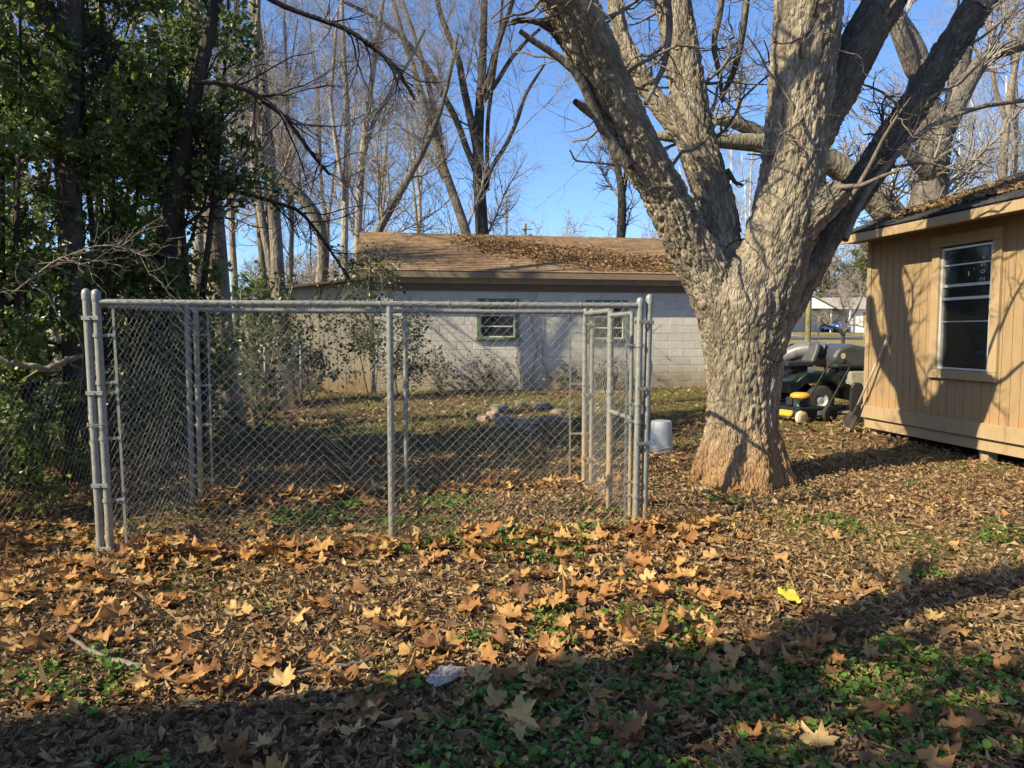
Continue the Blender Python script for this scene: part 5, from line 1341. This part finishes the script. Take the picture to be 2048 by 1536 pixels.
# ------------------------------------------------------------------ black pot near the wall
pp = hit(1212, 782); pot = thing('plant_pot', 'battered black plastic nursery pot in front of the block wall, seen through the gate', 'pot', pp)
BLK = simple('black_plastic', (.012,.012,.013), .5, var=.3, spec=.4)
q = MB(); q.lathe([(.2,.0),(.215,.01),(.27,.36),(.29,.365),(.29,.4),(.275,.4),(.26,.37),(.2,.03),(0,.03)], pp, 16)
for V in q.V: V[:,2] += .03*np.sin(np.arctan2(V[:,1]-pp[1], V[:,0]-pp[0])*3)*(V[:,2]-pp[2])/.4
q.build('body', BLK, pot)
q = MB(); q.lathe([(.0,.36),(.2,.34),(.26,.33)], pp, 14); q.build('soil', simple('dry_soil', (.07,.05,.035), 1), pot)

# ------------------------------------------------------------------ plastic bag and sticks in the foreground
cb = hit(888, 1374); m_ = Mat('clear_film'); v = m_.coord('Object'); f = m_.n('LayerWeight', Blend=.5, Normal=m_.bump(m_.noise(v, 22, 3), 1., .02)).outputs['Fresnel']
FILM = m_.out(m_.n('MixShader', i0=.3, i1=m_.n('BsdfTransparent').outputs[0], i2=m_.pbr((.85,.83,.76), .3, m_.bump(m_.noise(v, 30, 4), .6, .01), spec=.25)).outputs[0])
n = 22; uu, vv = np.meshgrid(np.linspace(-1, 1, n), np.linspace(-1, 1, n)); P = np.stack([uu.ravel(), vv.ravel(), 0*uu.ravel()], 1)
h = .5+.5*fbm(P*1.6+3, 4, 5); ang = .35; rd = 1-.35*np.abs(P[:,0]*P[:,1])+.12*vnoise(P*1.7+8, 3); x = P[:,0]*.09*rd; y = P[:,1]*.06*rd+P[:,0]*.03
V = np.stack([cb[0]+x*math.cos(ang)-y*math.sin(ang), cb[1]+x*math.sin(ang)+y*math.cos(ang), cb[2]+.03+h*.035+.012*(P[:,1]+1)], 1)
i = (np.arange(n-1)*n)[:,None]; j = np.arange(n-1)[None]; Q = np.stack(np.broadcast_arrays(i+j, i+j+1, i+n+j+1, i+n+j), -1).reshape(-1, 4)
c = V.mean(0); o = link('plastic_bag', mesh('plastic_bag', V-c, [Q], FILM, False), None, c); tag(o, 'crumpled clear plastic bag lying in the green weeds in the foreground', 'bag')
SG = 'fallen sticks among the leaves'
def gpts(pl, lift): 
    out = []
    for px, py in pl: p = hit(px, py); p[2] += lift; out.append(p)
    return out
stick('fallen_stick', 'long crooked lichen grey stick lying on the leaves at lower left', gpts([(130,1285),(180,1318),(240,1340),(300,1358),(360,1382)], .045), [.008,.012,.015,.014,.010], BK_GREY, SG, seed=1, tw=2)
stick('fallen_stick', 'long thin stick lying left of the plastic bag', gpts([(520,1386),(580,1370),(640,1356),(700,1350),(745,1340)], .05), [.008,.010,.011,.010,.007], BK_GREY, SG, seed=2, tw=1)
stick('fallen_stick', 'forked pale twig on the leaves at lower right of the centre', gpts([(1130,1470),(1170,1440),(1215,1400),(1240,1385)], .09), [.003,.004,.004,.002], BK_TAN, SG, seed=3, tw=2)
stick('fallen_stick', 'short thick broken stick behind the plastic bag', gpts([(1040,1340),(1060,1322),(1085,1312)], .05), [.010,.012,.009], BK_GREY, SG, seed=5)

# ------------------------------------------------------------------ ride-on mower (faces left)
MT = simple('dark_teal_paint', (.003,.008,.010), .35, var=.25, spec=.5, dirt=(.06,.05,.035)); RUB = simple('tyre_rubber', (.02,.019,.018), .85, var=.4, bump=.3); RIM = simple('grey_rim', (.33,.33,.33), .5, .3)
BAG = simple('dark_grey_plastic', (.045,.05,.052), .42, var=.2, spec=.45); TUBE = simple('faded_grey_plastic', (.13,.135,.14), .32, var=.2, spec=.5); BEIGE = simple('faded_bin', (.26,.25,.2), .6, var=.25)
mY = 13.4; wc = at(1637, 788, mY-.42)
mo = thing('riding_mower', 'dark green ride-on mower with big grey grass catcher, half hidden behind the forked tree', 'mower', (wc[0], mY, float(ground_z(wc[0], mY))))
mg = mo.location[2]; ox = wc[0]
mf = lambda: (np.array([ox, mY, mg]), np.array([-1., 0, 0]), UP, np.array([0, -1., 0]))   # u = forward (left), n = towards the camera
MF = mf()
def wheel(parent, u, r, w, n, rr):
    c = MF[0]+MF[1]*u+UP*r+MF[3]*n; fr = np.array([MF[1], UP, MF[3]]); q = MB()
    q.lathe([(rr, -w/2+.01), (r*.86, -w/2), (r*.97, -w*.36), (r, -w*.2), (r, w*.2), (r*.97, w*.36), (r*.86, w/2), (rr, w/2-.01)], c, 24, fr); o = q.build('wheel', RUB, parent, smooth=True)
    q = MB(); q.lathe([(rr*1.02, w/2-.0), (rr*.96, w/2-.03), (rr*.6, w/2-.06), (rr*.3, w/2-.03), (.0, w/2-.03)], c, 20, fr); q.build('rim', RIM, o, smooth=True)
for n_ in (.42, -.42): wheel(mo, 0, .262, .22, n_, .125); wheel(mo, 1.22, .19, .15, n_*.9, .09)
q = MB(); q.prism([(-.42,.50),(-.42,.66),(-.2,.74),(.25,.74),(.36,.66),(.42,.60),(1.0,.58),(1.0,.42),(.55,.36),(.42,.37),(.36,.46),(.22,.565),(0,.60),(-.22,.565),(-.33,.46)][::-1], -.5, .53, MF)
fen = q.build('fender', MT, mo); bm = fen.modifiers.new('b', 'BEVEL'); bm.width = .03; bm.segments = 3
q = MB(); q.prism([(.95,.36),(.95,.62),(1.05,.84),(1.5,.80),(1.62,.66),(1.62,.34)][::-1], -.3, .3, MF); o = q.build('hood', MT, mo); bm = o.modifiers.new('b', 'BEVEL'); bm.width = .04; bm.segments = 3
q = MB(); q.fbox(MF, (-.3, 1.5), (.26, .36), (-.28, .28)); q.fbox(MF, (.35, 1.05), (.10, .22), (-.52, .56), .03); q.build('chassis', BLK, mo)
q = MB(); q.fbox(MF, (.02, .5), (.83, .92), (-.24, .24), .04); q.fbox(MF, (.1, .4), (.745, .828), (-.16, .16)); seat = q.build('seat', simple('seat_vinyl', (.015,.018,.02), .4, spec=.5), mo)
q = MB(); fr = (MF[0]+MF[1]*.03+UP*.9, nrm(np.array([[.35,0,1.]]))[0], np.array([0,1.,0]), nrm(np.array([[-1.,0,.35]]))[0])
P = [(0,-.24),(.22,-.25),(.36,-.19),(.41,-.06),(.41,.06),(.36,.19),(.22,.25),(0,.24)]; q.prism(P, -.04, .05, fr); o = q.build('backrest', simple('seat_vinyl_grey', (.07,.075,.075), .38, spec=.5), mo); bm = o.modifiers.new('b', 'BEVEL'); bm.width = .035; bm.segments = 3
q = MB(); q.tube([MF[0]+MF[1]*.72+UP*.6, MF[0]+MF[1]*.6+UP*1.0], .018, 8); a = np.linspace(0, 2*math.pi, 20); c = MF[0]+MF[1]*.58+UP*1.02; e1 = np.array([0,1.,0]); e2 = nrm(np.array([[-.5,0,.86]]))[0]*[-1,1,1]; q.tube(np.array([c+.17*(np.cos(t)*e1+np.sin(t)*np.array([.85,0,.5])) for t in a]), .014, 6); q.build('steering_wheel', BLK, mo)
# chute tube
q = MB(); P, R = resample([MF[0]+MF[1]*1.1+UP*.28-MF[3]*.6, MF[0]+MF[1]*.75+UP*.6-MF[3]*.56, MF[0]+MF[1]*.4+UP*.94-MF[3]*.46, MF[0]+MF[1]*.05+UP*1.12-MF[3]*.3, MF[0]+MF[1]*-.32+UP*1.12-MF[3]*.1], [.13,.135,.14,.145,.15], 16); q.tube(P, R, 16)
q.lathe([(.15,-.02),(.175,-.02),(.175,.03),(.15,.03)], P[-2], 18, np.array([[0,1.,0],[0,0,1.],[1.,0,0]])); q.build('chute', TUBE, mo, smooth=True, autosmooth=50)
# catcher hood and bins
q = MB(); q.prism([(-.26,.80),(-.22,1.02),(-.34,1.18),(-.55,1.24),(-.9,1.17),(-1.2,1.06),(-1.28,.98),(-1.3,.82)][::-1], -.52, .45, MF); o = q.build('catcher_hood', BAG, mo); bm = o.modifiers.new('b', 'BEVEL'); bm.width = .07; bm.segments = 4
q = MB(); q.prism([(-.85,.79),(-.85,1.06),(-1.38,1.03),(-1.4,.79)][::-1], .452, .50, MF); o = q.build('catcher_lid', MT, mo); bm = o.modifiers.new('b', 'BEVEL'); bm.width = .02
c = MF[0]+MF[1]*-.40+UP*1.03+MF[3]*.455; q = MB(); q.lathe([(0,.004),(.052,.004),(.052,0)], c, 20, np.array([MF[1]*.8, UP, MF[3]])); q.build('badge', simple('badge_gold', (.4,.33,.18), .5), mo)
for n_ in (.2, -.28):
    q = MB(); q.prism([(-.52,.78),(-1.12,.78),(-1.02,.22),(-.62,.22)][::-1], n_-.2, n_+.2, MF); o = q.build('grass_bin', BEIGE if n_ > 0 else BAG, mo); bm = o.modifiers.new('b', 'BEVEL'); bm.width = .05; bm.segments = 2
q = MB(); q.tube([MF[0]+MF[1]*-.35+UP*.45+MF[3]*.3, MF[0]+MF[1]*-.45+UP*1.0+MF[3]*.3], .02, 6); q.tube([MF[0]+MF[1]*-.35+UP*.45-MF[3]*.3, MF[0]+MF[1]*-.45+UP*1.0-MF[3]*.3], .02, 6); q.fbox(MF, (-.5, -.3), (.4, .46), (-.3, .3)); q.build('catcher_frame', BLK, mo)

# ------------------------------------------------------------------ push mower
pm0 = hit(1612, 846); pmr = thing('push_mower', 'black push lawn mower with yellow engine cover and cream front wheels, beside the forked tree', 'mower', pm0)
yaw = math.radians(25); pf = np.array([-math.cos(yaw), -math.sin(yaw), 0]); ps = np.array([math.sin(yaw), -math.cos(yaw), 0])   # forward = left / towards camera
PF = (pm0+np.array([.0,.22,0]), pf, UP, ps); YELP = simple('yellow_plastic', (.5,.27,.02), .5, var=.15, spec=.5, dirt=(.3,.2,.08)); CREAM = simple('cream_plastic', (.62,.52,.3), .5, var=.15)
q = MB(); q.prism([(.36,.10),(.36,.2),(.26,.25),(-.28,.25),(-.38,.2),(-.38,.08)][::-1], -.25, .25, PF); o = q.build('deck', BLK, pmr); bm = o.modifiers.new('b', 'BEVEL'); bm.width = .03; bm.segments = 2
q = MB(); q.prism([(.42,.11),(.40,.17),(.31,.225),(.24,.22),(.24,.11)][::-1], -.12, .18, PF); o = q.build('front_cowl', YELP, pmr); bm = o.modifiers.new('b', 'BEVEL'); bm.width = .02
q = MB(); q.lathe([(.15,.25),(.155,.27),(.15,.37),(.12,.385)], PF[0]+pf*.02, 18); q.fbox(PF, (.05, .22), (.26, .40), (-.13, .0), .02); q.tube([PF[0]+pf*.1+ps*.12+UP*.36, PF[0]+pf*.22+ps*.14+UP*.34], .035, 8); q.build('engine', simple('engine_black', (.02,.02,.022), .5, var=.5), pmr)
q = MB(); q.lathe([(.001,.475),(.1,.47),(.15,.445),(.165,.39),(.15,.385)], PF[0]+pf*.02, 20); q.build('engine_cover', YELP, pmr, smooth=True)
q = MB(); q.tube([PF[0]+pf*.16+ps*.1+UP*.26, PF[0]+pf*.16+ps*.1+UP*.33], .022, 8); q.build('fuel_cap', simple('green_cap', (.05,.3,.12), .5), pmr)
def pwheel(u, n_, r, mat):
    c = PF[0]+pf*u+ps*n_+UP*r; fr = np.array([pf, UP, ps]); q = MB(); q.lathe([(r*.5,-.03),(r,-.03),(r,.03),(r*.8,.034),(r*.5,.028)], c, 20, fr); o = q.build('wheel', RUB if mat is BLK else mat, pmr, smooth=True, autosmooth=40)
    q = MB(); q.lathe([(r*.86,.0345),(r*.8,.04),(r*.3,.03),(.0,.042)], c, 18, fr); q.build('hub', mat, o, smooth=True)
pwheel(.3, .30, .105, CREAM); pwheel(.3, -.30, .105, CREAM); pwheel(-.3, .31, .14, BLK); pwheel(-.3, -.31, .14, BLK)
hA = PF[0]-pf*.3+ps*.24+UP*.2; hB = PF[0]-pf*.3-ps*.24+UP*.2; tA = PF[0]-pf*.86+ps*.22+UP*.92; tB = PF[0]-pf*.86-ps*.22+UP*.92
q = MB(); P, R = resample([hA, hA*.45+tA*.55, tA, tA*.6+tB*.4+UP*.04-pf*.05, tA*.4+tB*.6+UP*.04-pf*.05, tB, hB*.45+tB*.55, hB], np.full(8, .017), 40); q.tube(P, R, 8); hd = q.build('handle', BLK, pmr, smooth=True)
q = MB(); c = (tA+tB)/2+UP*.03; q.box(c, (.12,.2,.06), frame=np.array([pf, ps, UP]), bev=.01); q.tube([tA*.5+hA*.5, (tA+tB)/2+UP*.05], .005, 5); q.tube([tA+UP*.03+pf*.05, tB+UP*.03+pf*.05], .007, 6); q.build('control_bar', BLK, hd)
q = MB(); q.fbox(PF, (-.52, -.30), (.10, .23), (-.2, .2), .02); rf_ = q.build('rear_flap', BLK, pmr)
q = MB(); q.fbox(PF, (-.3, -.1), (.12, .19), (.2505, .2525)); q.build('sticker', simple('sticker_silver', (.5,.5,.48), .4), rf_)

# ------------------------------------------------------------------ things leaning by the house corner
sA = hit(1692, 862); sB = hC+hU*.55+hN*.035+UP*1.60
sh = thing('shovel', 'long handled shovel leaning on the corner of the tan house', 'shovel', sA)
SW = simple('grey_handle_wood', (.33,.27,.2), .8, var=.25); STL = simple('rusty_steel', (.05,.045,.042), .6, .3, var=.4)
dS = nrm((sB-sA)[None])[0]; q = MB(); q.tube([sA+dS*.28, sB*.5+sA*.5+np.array([0,0,-.008]), sB], .017, 10); q.build('handle', SW, sh, smooth=True)
sx = nrm(np.cross(dS, hN)[None])[0]; sn = np.cross(sx, dS); q = MB(); FRS = (sA, sx, dS, sn); q.prism([(-.10,.30),(-.115,.12),(-.06,.03),(0,-.02),(.06,.03),(.115,.12),(.10,.30)], -.006, .006, FRS); q.tube([sA+dS*.26+sn*.008, sA+dS*.46], .021, 8); q.build('blade', STL, sh)
# black wheelbarrow tray tipped up beside the house end
wp_ = hit(1726, 856); q = MB(); FRW = (wp_+np.array([.05,.35,0]), np.array([.97,-.24,0]), UP, np.array([-.24,-.97,0])); FRW = (FRW[0], nrm(FRW[1][None])[0], UP, nrm(FRW[3][None])[0])
wb = thing('garden_tray', 'dark upright tray propped behind the shovel at the house corner', 'tray', wp_)
q.prism([(-.09,0),(-.11,.3),(-.1,.6),(-.05,.68),(.05,.68),(.1,.6),(.11,.3),(.09,0)], -.03, .05, FRW); o = q.build('shell', BLK, wb); bm = o.modifiers.new('b', 'BEVEL'); bm.width = .02
pk = hit(1660, 838); q = MB(); q.box(pk+np.array([.2,.6,.05]), (1.1,.09,.04), rot=Matrix.Rotation(.12, 3, 'Z'), bev=.004); tag(q.build('plank', simple('grey_plank', (.3,.27,.22), .9)), 'grey weathered plank lying behind the push mower', 'plank')

# ------------------------------------------------------------------ utility pole, wires and far things
up0 = np.array([gx(1612, 38), 38., 0]); up0[2] = float(ground_z(up0[0], up0[1])); pole = thing('utility_pole', 'round greenish wooden pole standing in the grass beyond the mower', 'pole', up0)
q = MB(); P = np.array([up0+UP*z+np.array([.006*z, 0, 0]) for z in np.linspace(-.3, 6.4, 12)]); q.tube(P, np.linspace(.145, .12, 12), 14); q.build('shaft', m_bark('pole_wood', (.17,.15,.06), (.26,.23,.10), (.34,.3,.15)), pole, smooth=True)
q = MB(); q.lathe([(.125,3.9),(.135,3.9),(.135,4.0),(.125,4.0)], (up0[0]+.02, up0[1], up0[2]), 12); q.build('strap', STL, pole)
u2 = np.array([gx(1050, 80), 80., 0]); u2[2] = float(ground_z(u2[0], u2[1])); p2 = thing('utility_pole', 'distant utility pole showing above the brown roof', 'pole', u2)
q = MB(); q.tube([u2-UP*.3, u2+UP*11.6], .16, 8); q.build('shaft', BK_TAN, p2); q = MB(); q.box(u2+np.array([.2,-.2,11.0]), (1.1,.1,.1)); q.lathe([(.2,9.6),(.22,9.7),(.22,10.4),(.2,10.5)], u2+np.array([.55,-.1,0]), 8); q.build('crossarm', STL, p2)
for k, (z0_, z1_) in enumerate([(3.95, 5.2), (4.6, 6.0)]):
    a = up0+UP*z0_; b = np.array([26., 44., z1_]); t = np.linspace(0, 1, 16)[:,None]; P = a+(b-a)*t; P[:,2] -= .5*4*(t*(1-t))[:,0]*.6
    q = MB(); q.tube(P, .008, 4); tag(q.build('overhead_wire', STL, None), ['lower overhead wire running right from the wooden pole', 'upper overhead wire running right from the wooden pole'][k], 'wire', 'wires from the wooden pole')

# gnarled small tree by the road
def small_tree():
    Y = 44.
    lines = [pxl([(1686,700,7),(1686,680,7),(1688,662,6.5),(1693,648,6)], Y), pxl([(1687,672,6),(1680,662,6),(1668,655,5.5),(1655,652,4.5),(1645,644,3.5),(1640,635,3)], Y, -.6), pxl([(1693,650,5),(1700,640,4.5),(1712,622,4),(1718,608,3),(1726,590,2.2),(1732,570,1.6)], Y, .4), pxl([(1692,645,3.6),(1690,628,3),(1684,608,2.4),(1678,585,1.8)], Y), pxl([(1697,650,3),(1712,650,2.6),(1728,655,2)], Y, -.4)]
    t = to_tree('gnarled_tree', 'small gnarled bare tree with a low branch, in front of the white house', lines, Y, BK_DARK, TW_GREY, 141, None, n1=26, n2=130, n3=500, n4=700, L=(1.5,.9,.5,.3), up=.15, tw=.006, t0=.3, limb_r=.6)
small_tree()
rng = np.random.default_rng(151)
for k, (px, Y, H, sp) in enumerate([(1665,72,6.5,3.2),(1715,74,7,3.4),(1745,70,6.5,3.)]):
    Y += 22; t = thing('pale_bush_tree', ['broad pale bare tree beside the wooden pole','broad pale bare tree over the white house roof','broad pale bare tree next to the tan house corner'][k], 'tree', (gx(px, Y), Y, float(ground_z(gx(px, Y), Y))-.1), 'pale spreading trees by the white house'); t.scale = (1.9,)*3; t.rotation_euler = (0,0,k*2.1)
    kd = low_tree(400+k, None, 7, .014); link('crown', kd.data('crown', TW_GREY, smooth=True), t)

# white house across the road
hY = 82.; hx0 = gx(1566, hY); hx1 = hx0+20; hg = float(ground_z(hx0+5, hY)); fhN = np.array([0,-1.,0]); FH = (np.array([hx0, hY, hg]), np.array([1.,0,0]), UP, fhN)
fw = thing('white_house', 'low white ranch house across the road with a carport gable and tan shutters', 'house', (hx0+5, hY, hg)); WW = simple('white_siding', (.74,.74,.74), .7, var=.05, scale=1)
q = MB(); q.fbox(FH, (7.1, 20), (0, 2.55), (-7, 0)); q.fbox(FH, (3.6, 7.09), (0, 2.5), (-7, -2.6)); q.fbox(FH, (0, .25), (0, 2.6), (-3, .5)); q.fbox(FH, (.0, 3.59), (0, 2.5), (-7, -3.2)); q.build('wall', WW, fw)
q = MB(); q.prism([(-.3,2.62),(5.1,2.62),(2.4,4.0)], -6., .8, FH); q.build('gable', WW, fw)
q = MB(); e = .0
for a, b in (((-.6,2.55),(2.4,4.1)), ((5.4,2.55),(2.4,4.1))): q.prism([a, b, (b[0], b[1]+.12), (a[0], a[1]+.12)], -6.2, 1.0, FH)
q.prism([(-.5,2.5),(-.5,2.62),(-2.2,2.2),(-2.2,2.1)], -5, .4, FH)
fr = (FH[0]+np.array([4.9, 0, 0]), fhN, UP, np.array([1.,0,0])); q.prism([(.5,2.55),(-7.5,2.55),(-3.5,4.0)], .6, 15.4, fr); q.build('roof', simple('grey_tan_roof', (.27,.245,.215), .95, var=.2, scale=2), fw)
for u in (9.2,): 
    q = MB(); q.fbox(FH, (u, u+1.1), (.75, 2.15), (.005, .04)); w_ = q.build('window', simple('dark_pane', (.03,.03,.035), .2), fw); q = MB()
    for s_ in (-.62, 1.14): q.fbox(FH, (u+s_, u+s_+.58), (.7, 2.2), (.005, .06))
    q.build('shutter', simple('tan_shutter', (.36,.23,.08), .7), w_)
q = MB(); q.fbox(FH, (5.2, 6.1), (.1, 2.1), (-2.595, -2.55)); q.build('door', simple('dark_door', (.04,.045,.05), .5), fw)
for u in (4.9, 7.0): q = MB(); q.fbox(FH, (u-.05, u+.05), (0, 2.5), (.3, .4)); q.build('porch_post', WW, fw)
# blue car under the carport
ck = thing('parked_car', 'blue car parked under the carport of the white house', 'car', (hx0+5.6, hY-1.4, hg)); FC = (np.array([hx0+5.6, hY-1.3, hg+.02]), np.array([1.,0,0]), UP, np.array([0,-1.,0])); BLU = simple('blue_paint', (.01,.07,.36), .25, var=.1, spec=.6)
q = MB(); q.prism([(-.85,.3),(.85,.3),(.88,.75),(.72,.95),(-.72,.95),(-.88,.75)][::-1], -3.6, .6, FC); o = q.build('body', BLU, ck); bm = o.modifiers.new('b', 'BEVEL'); bm.width = .1; bm.segments = 2
q = MB(); q.prism([(-.72,.94),(.72,.94),(.55,1.45),(-.55,1.45)][::-1], -3., -.6, FC); o = q.build('cabin', simple('car_glass', (.02,.025,.03), .1), ck); bm = o.modifiers.new('b', 'BEVEL'); bm.width = .12
for u in (-.74, .74):
    for n_ in (-.3, -2.9):
        q = MB(); c = FC[0]+FC[1]*u+UP*.32+FC[3]*n_; q.lathe([(.0,-.1),(.32,-.1),(.33,0),(.32,.1),(0,.1)], c, 14, np.array([UP, FC[3], FC[1]])); q.build('wheel', RUB, ck)
    q = MB(); q.fbox(FC, (u*.85-.14, u*.85+.14), (.6, .75), (.6, .63)); q.build('headlight', WHITE, ck)
# basketball hoop pole in front of the white house
hp = np.array([gx(1603, 78), 78., 0]); hp[2] = float(ground_z(hp[0], hp[1])); ho = thing('basketball_hoop', 'basketball hoop on a dark pole in front of the white house carport', 'hoop', hp)
q = MB(); q.tube([hp-UP*.2, hp+UP*3.0], .06, 8); q.build('pole', STL, ho); q = MB(); q.box(hp+np.array([.0,-.1,3.2]), (1.2,.05,.8)); q.build('backboard', simple('backboard', (.55,.56,.57), .5), ho); q = MB(); a = np.linspace(0, 6.283, 16); q.tube(np.stack([hp[0]+.23*np.cos(a), hp[1]-.4+.23*np.sin(a), hp[2]+2.95+0*a], 1), .02, 5); q.build('rim', simple('hoop_orange', (.5,.12,.02)), ho)
mbx = np.array([gx(1633, 69), 69., 0]); mbx[2] = float(ground_z(mbx[0], mbx[1])); mx = thing('mailbox', 'small rusty mailbox post at the far road edge', 'mailbox', mbx); q = MB(); q.box(mbx+UP*.8, (.14,.14,2.0)); q.build('post', BK_TAN, mx); q = MB(); q.box(mbx+UP*1.55+np.array([0,-.15,0]), (.22,.5,.25), bev=.05); q.build('box', simple('rust_red', (.25,.09,.05)), mx)
# dark brush heap with old tyres beyond the mower
hpL = hit(1585, 722); heap = thing('junk_pile', 'dark heap of brush and old tyres on the grass beyond the ride-on mower', 'pile', hpL)
rng = np.random.default_rng(161)
q = MB(); n = 9
for k in range(160):
    a = hpL+np.array([rng.normal(0, .9), rng.normal(.5, .6), abs(rng.normal(0, .2))]); d = nrm(np.array([[rng.normal(), rng.normal(), .25*rng.normal()]]))[0]*rng.uniform(.5, 1.4); q.tube([a-d*.5, a+UP*.08*rng.random(), a+d*.5], [.02,.018,.008], 4)
q.build('brush', BK_DARK, heap)
for k, (px, py, tl) in enumerate([(1578,738,0), (1584,748,.1), (1590,712,.9), (1562,752,0.)]):
    p = hit(px, py)+UP*.12; a = np.linspace(0, 2*math.pi, 24); q = MB(); P = np.stack([.3*np.cos(a), .3*np.sin(a)*math.cos(tl), .3*np.sin(a)*math.sin(tl)], 1)+p+UP*.25*math.sin(tl); q.tube(P, .085, 8, False); q.build('tyre', RUB, heap, smooth=True)
# evergreen pine and bushes behind the houses at right
def pine(label, px, Y, H, sp, seed, nl=7000):
    evergreen(label, gx(px, Y), Y, H, sp, nl, seed, .22, 1, m_leaf('pine_needles', [(0, (.05,.065,.018)), (.5, (.1,.12,.03)), (1, (.17,.17,.05))], .3, .6), 'pine_tree', 'green pines in the distance', .35, .14, cat='tree', ntw=300, w=.35, L1=1.1)
pine('yellow green pine top showing above the tan house roof corner', 1722, 58, 10.5, 2.2, 501); pine('dull green pine behind the wooden pole', 1640, 95, 11, 3.2, 502); pine('green pine behind the white house roof', 1705, 98, 10, 3.5, 503); pine('dull green pine right of the slim dark trunk', 1280, 100, 12, 3, 504)
# ------------------------------------------------------------------ unseen carport and trees added left of the viewpoint to shade the foreground
nb = thing('carport', 'added unseen carport left of and behind the viewpoint, shaped to shade the foreground', 'carport', (-8, -1, 0))  # invented roof on posts, out of view, added only to shade the foreground
nU = nrm(np.array([.974, .23, 0])); nO = np.array([-11.2, -1.0, 0.]); NF = (nO, nU, UP, np.array([-nU[1], nU[0], 0]))
fr = (nO, -NF[3], UP, nU); q = MB(); q.prism([(-.05,4.55),(.55,4.46),(.55,4.58),(-.05,4.67)], -.3, 7.2, fr); q.build('roof', SHD, nb)
for u_ in (.2, 3.5, 6.9):
    for n_ in (-.12, -.45): q = MB(); q.fbox(NF, (u_-.06, u_+.06), (-.2, 4.38), (n_-.06, n_+.06)); q.build('post', TRIM, nb)
lim = [np.array([-4.6,-2.2,-.2]), np.array([-4.65,-1.9,1.5]), np.array([-4.7,-1.0,3.2]), np.array([-4.4,.4,4.4]), np.array([-3.4,1.2,4.75]), np.array([-2.3,1.62,4.75]), np.array([-1.3,1.9,4.9])]
rl = [.24,.21,.19,.18,.17,.15,.12]; P, R = resample(lim, rl, 16)
yt = thing('added_shade_tree', 'added unseen bare tree left of the viewpoint, its low limb placed to shade the foreground', 'tree', lim[0])  # out of view, added so its limb casts the foreground shade band
q = MB(); q.tube(P, R, 8); q.build('trunk', BK_GREY, yt, smooth=True)
rng = np.random.default_rng(171); l1 = grow(rng, P[None], R[None], 20, .4, 1, 60, 15, .9, .3, 8, .22, .05, .4, .008, .3, .3); l2 = grow(rng, *l1, 110, .1, 1, 50, 15, .5, .3, 6, .25, .02, .6, .004, .4, .3); crown(yt, 'crown', TW_GREY, [l1, l2], (5, 3))
for k, (X, Y, lab) in enumerate([(-6.6,-.7,'unseen evergreen tree added left of the viewpoint to dapple the shade, farthest from the kennel'), (-4.7,-.55,'unseen evergreen tree added left of the viewpoint to dapple the shade, beside the carport'), (-3.0,-.1,'unseen evergreen tree added left of the viewpoint to dapple the shade, nearest the camera')]):
    evergreen(lab, X, Y-.3, [4.3, 4.4, 4.9][k], 1.2, 2300, 510+k, .085, 4, EVG, 'added_dapple_evergreen', 'unseen evergreen trees added to dapple the foreground shade', .6, .06, cat='tree', ntw=260)  # unseen crowns added as casters, kept porous to dapple the foreground shade
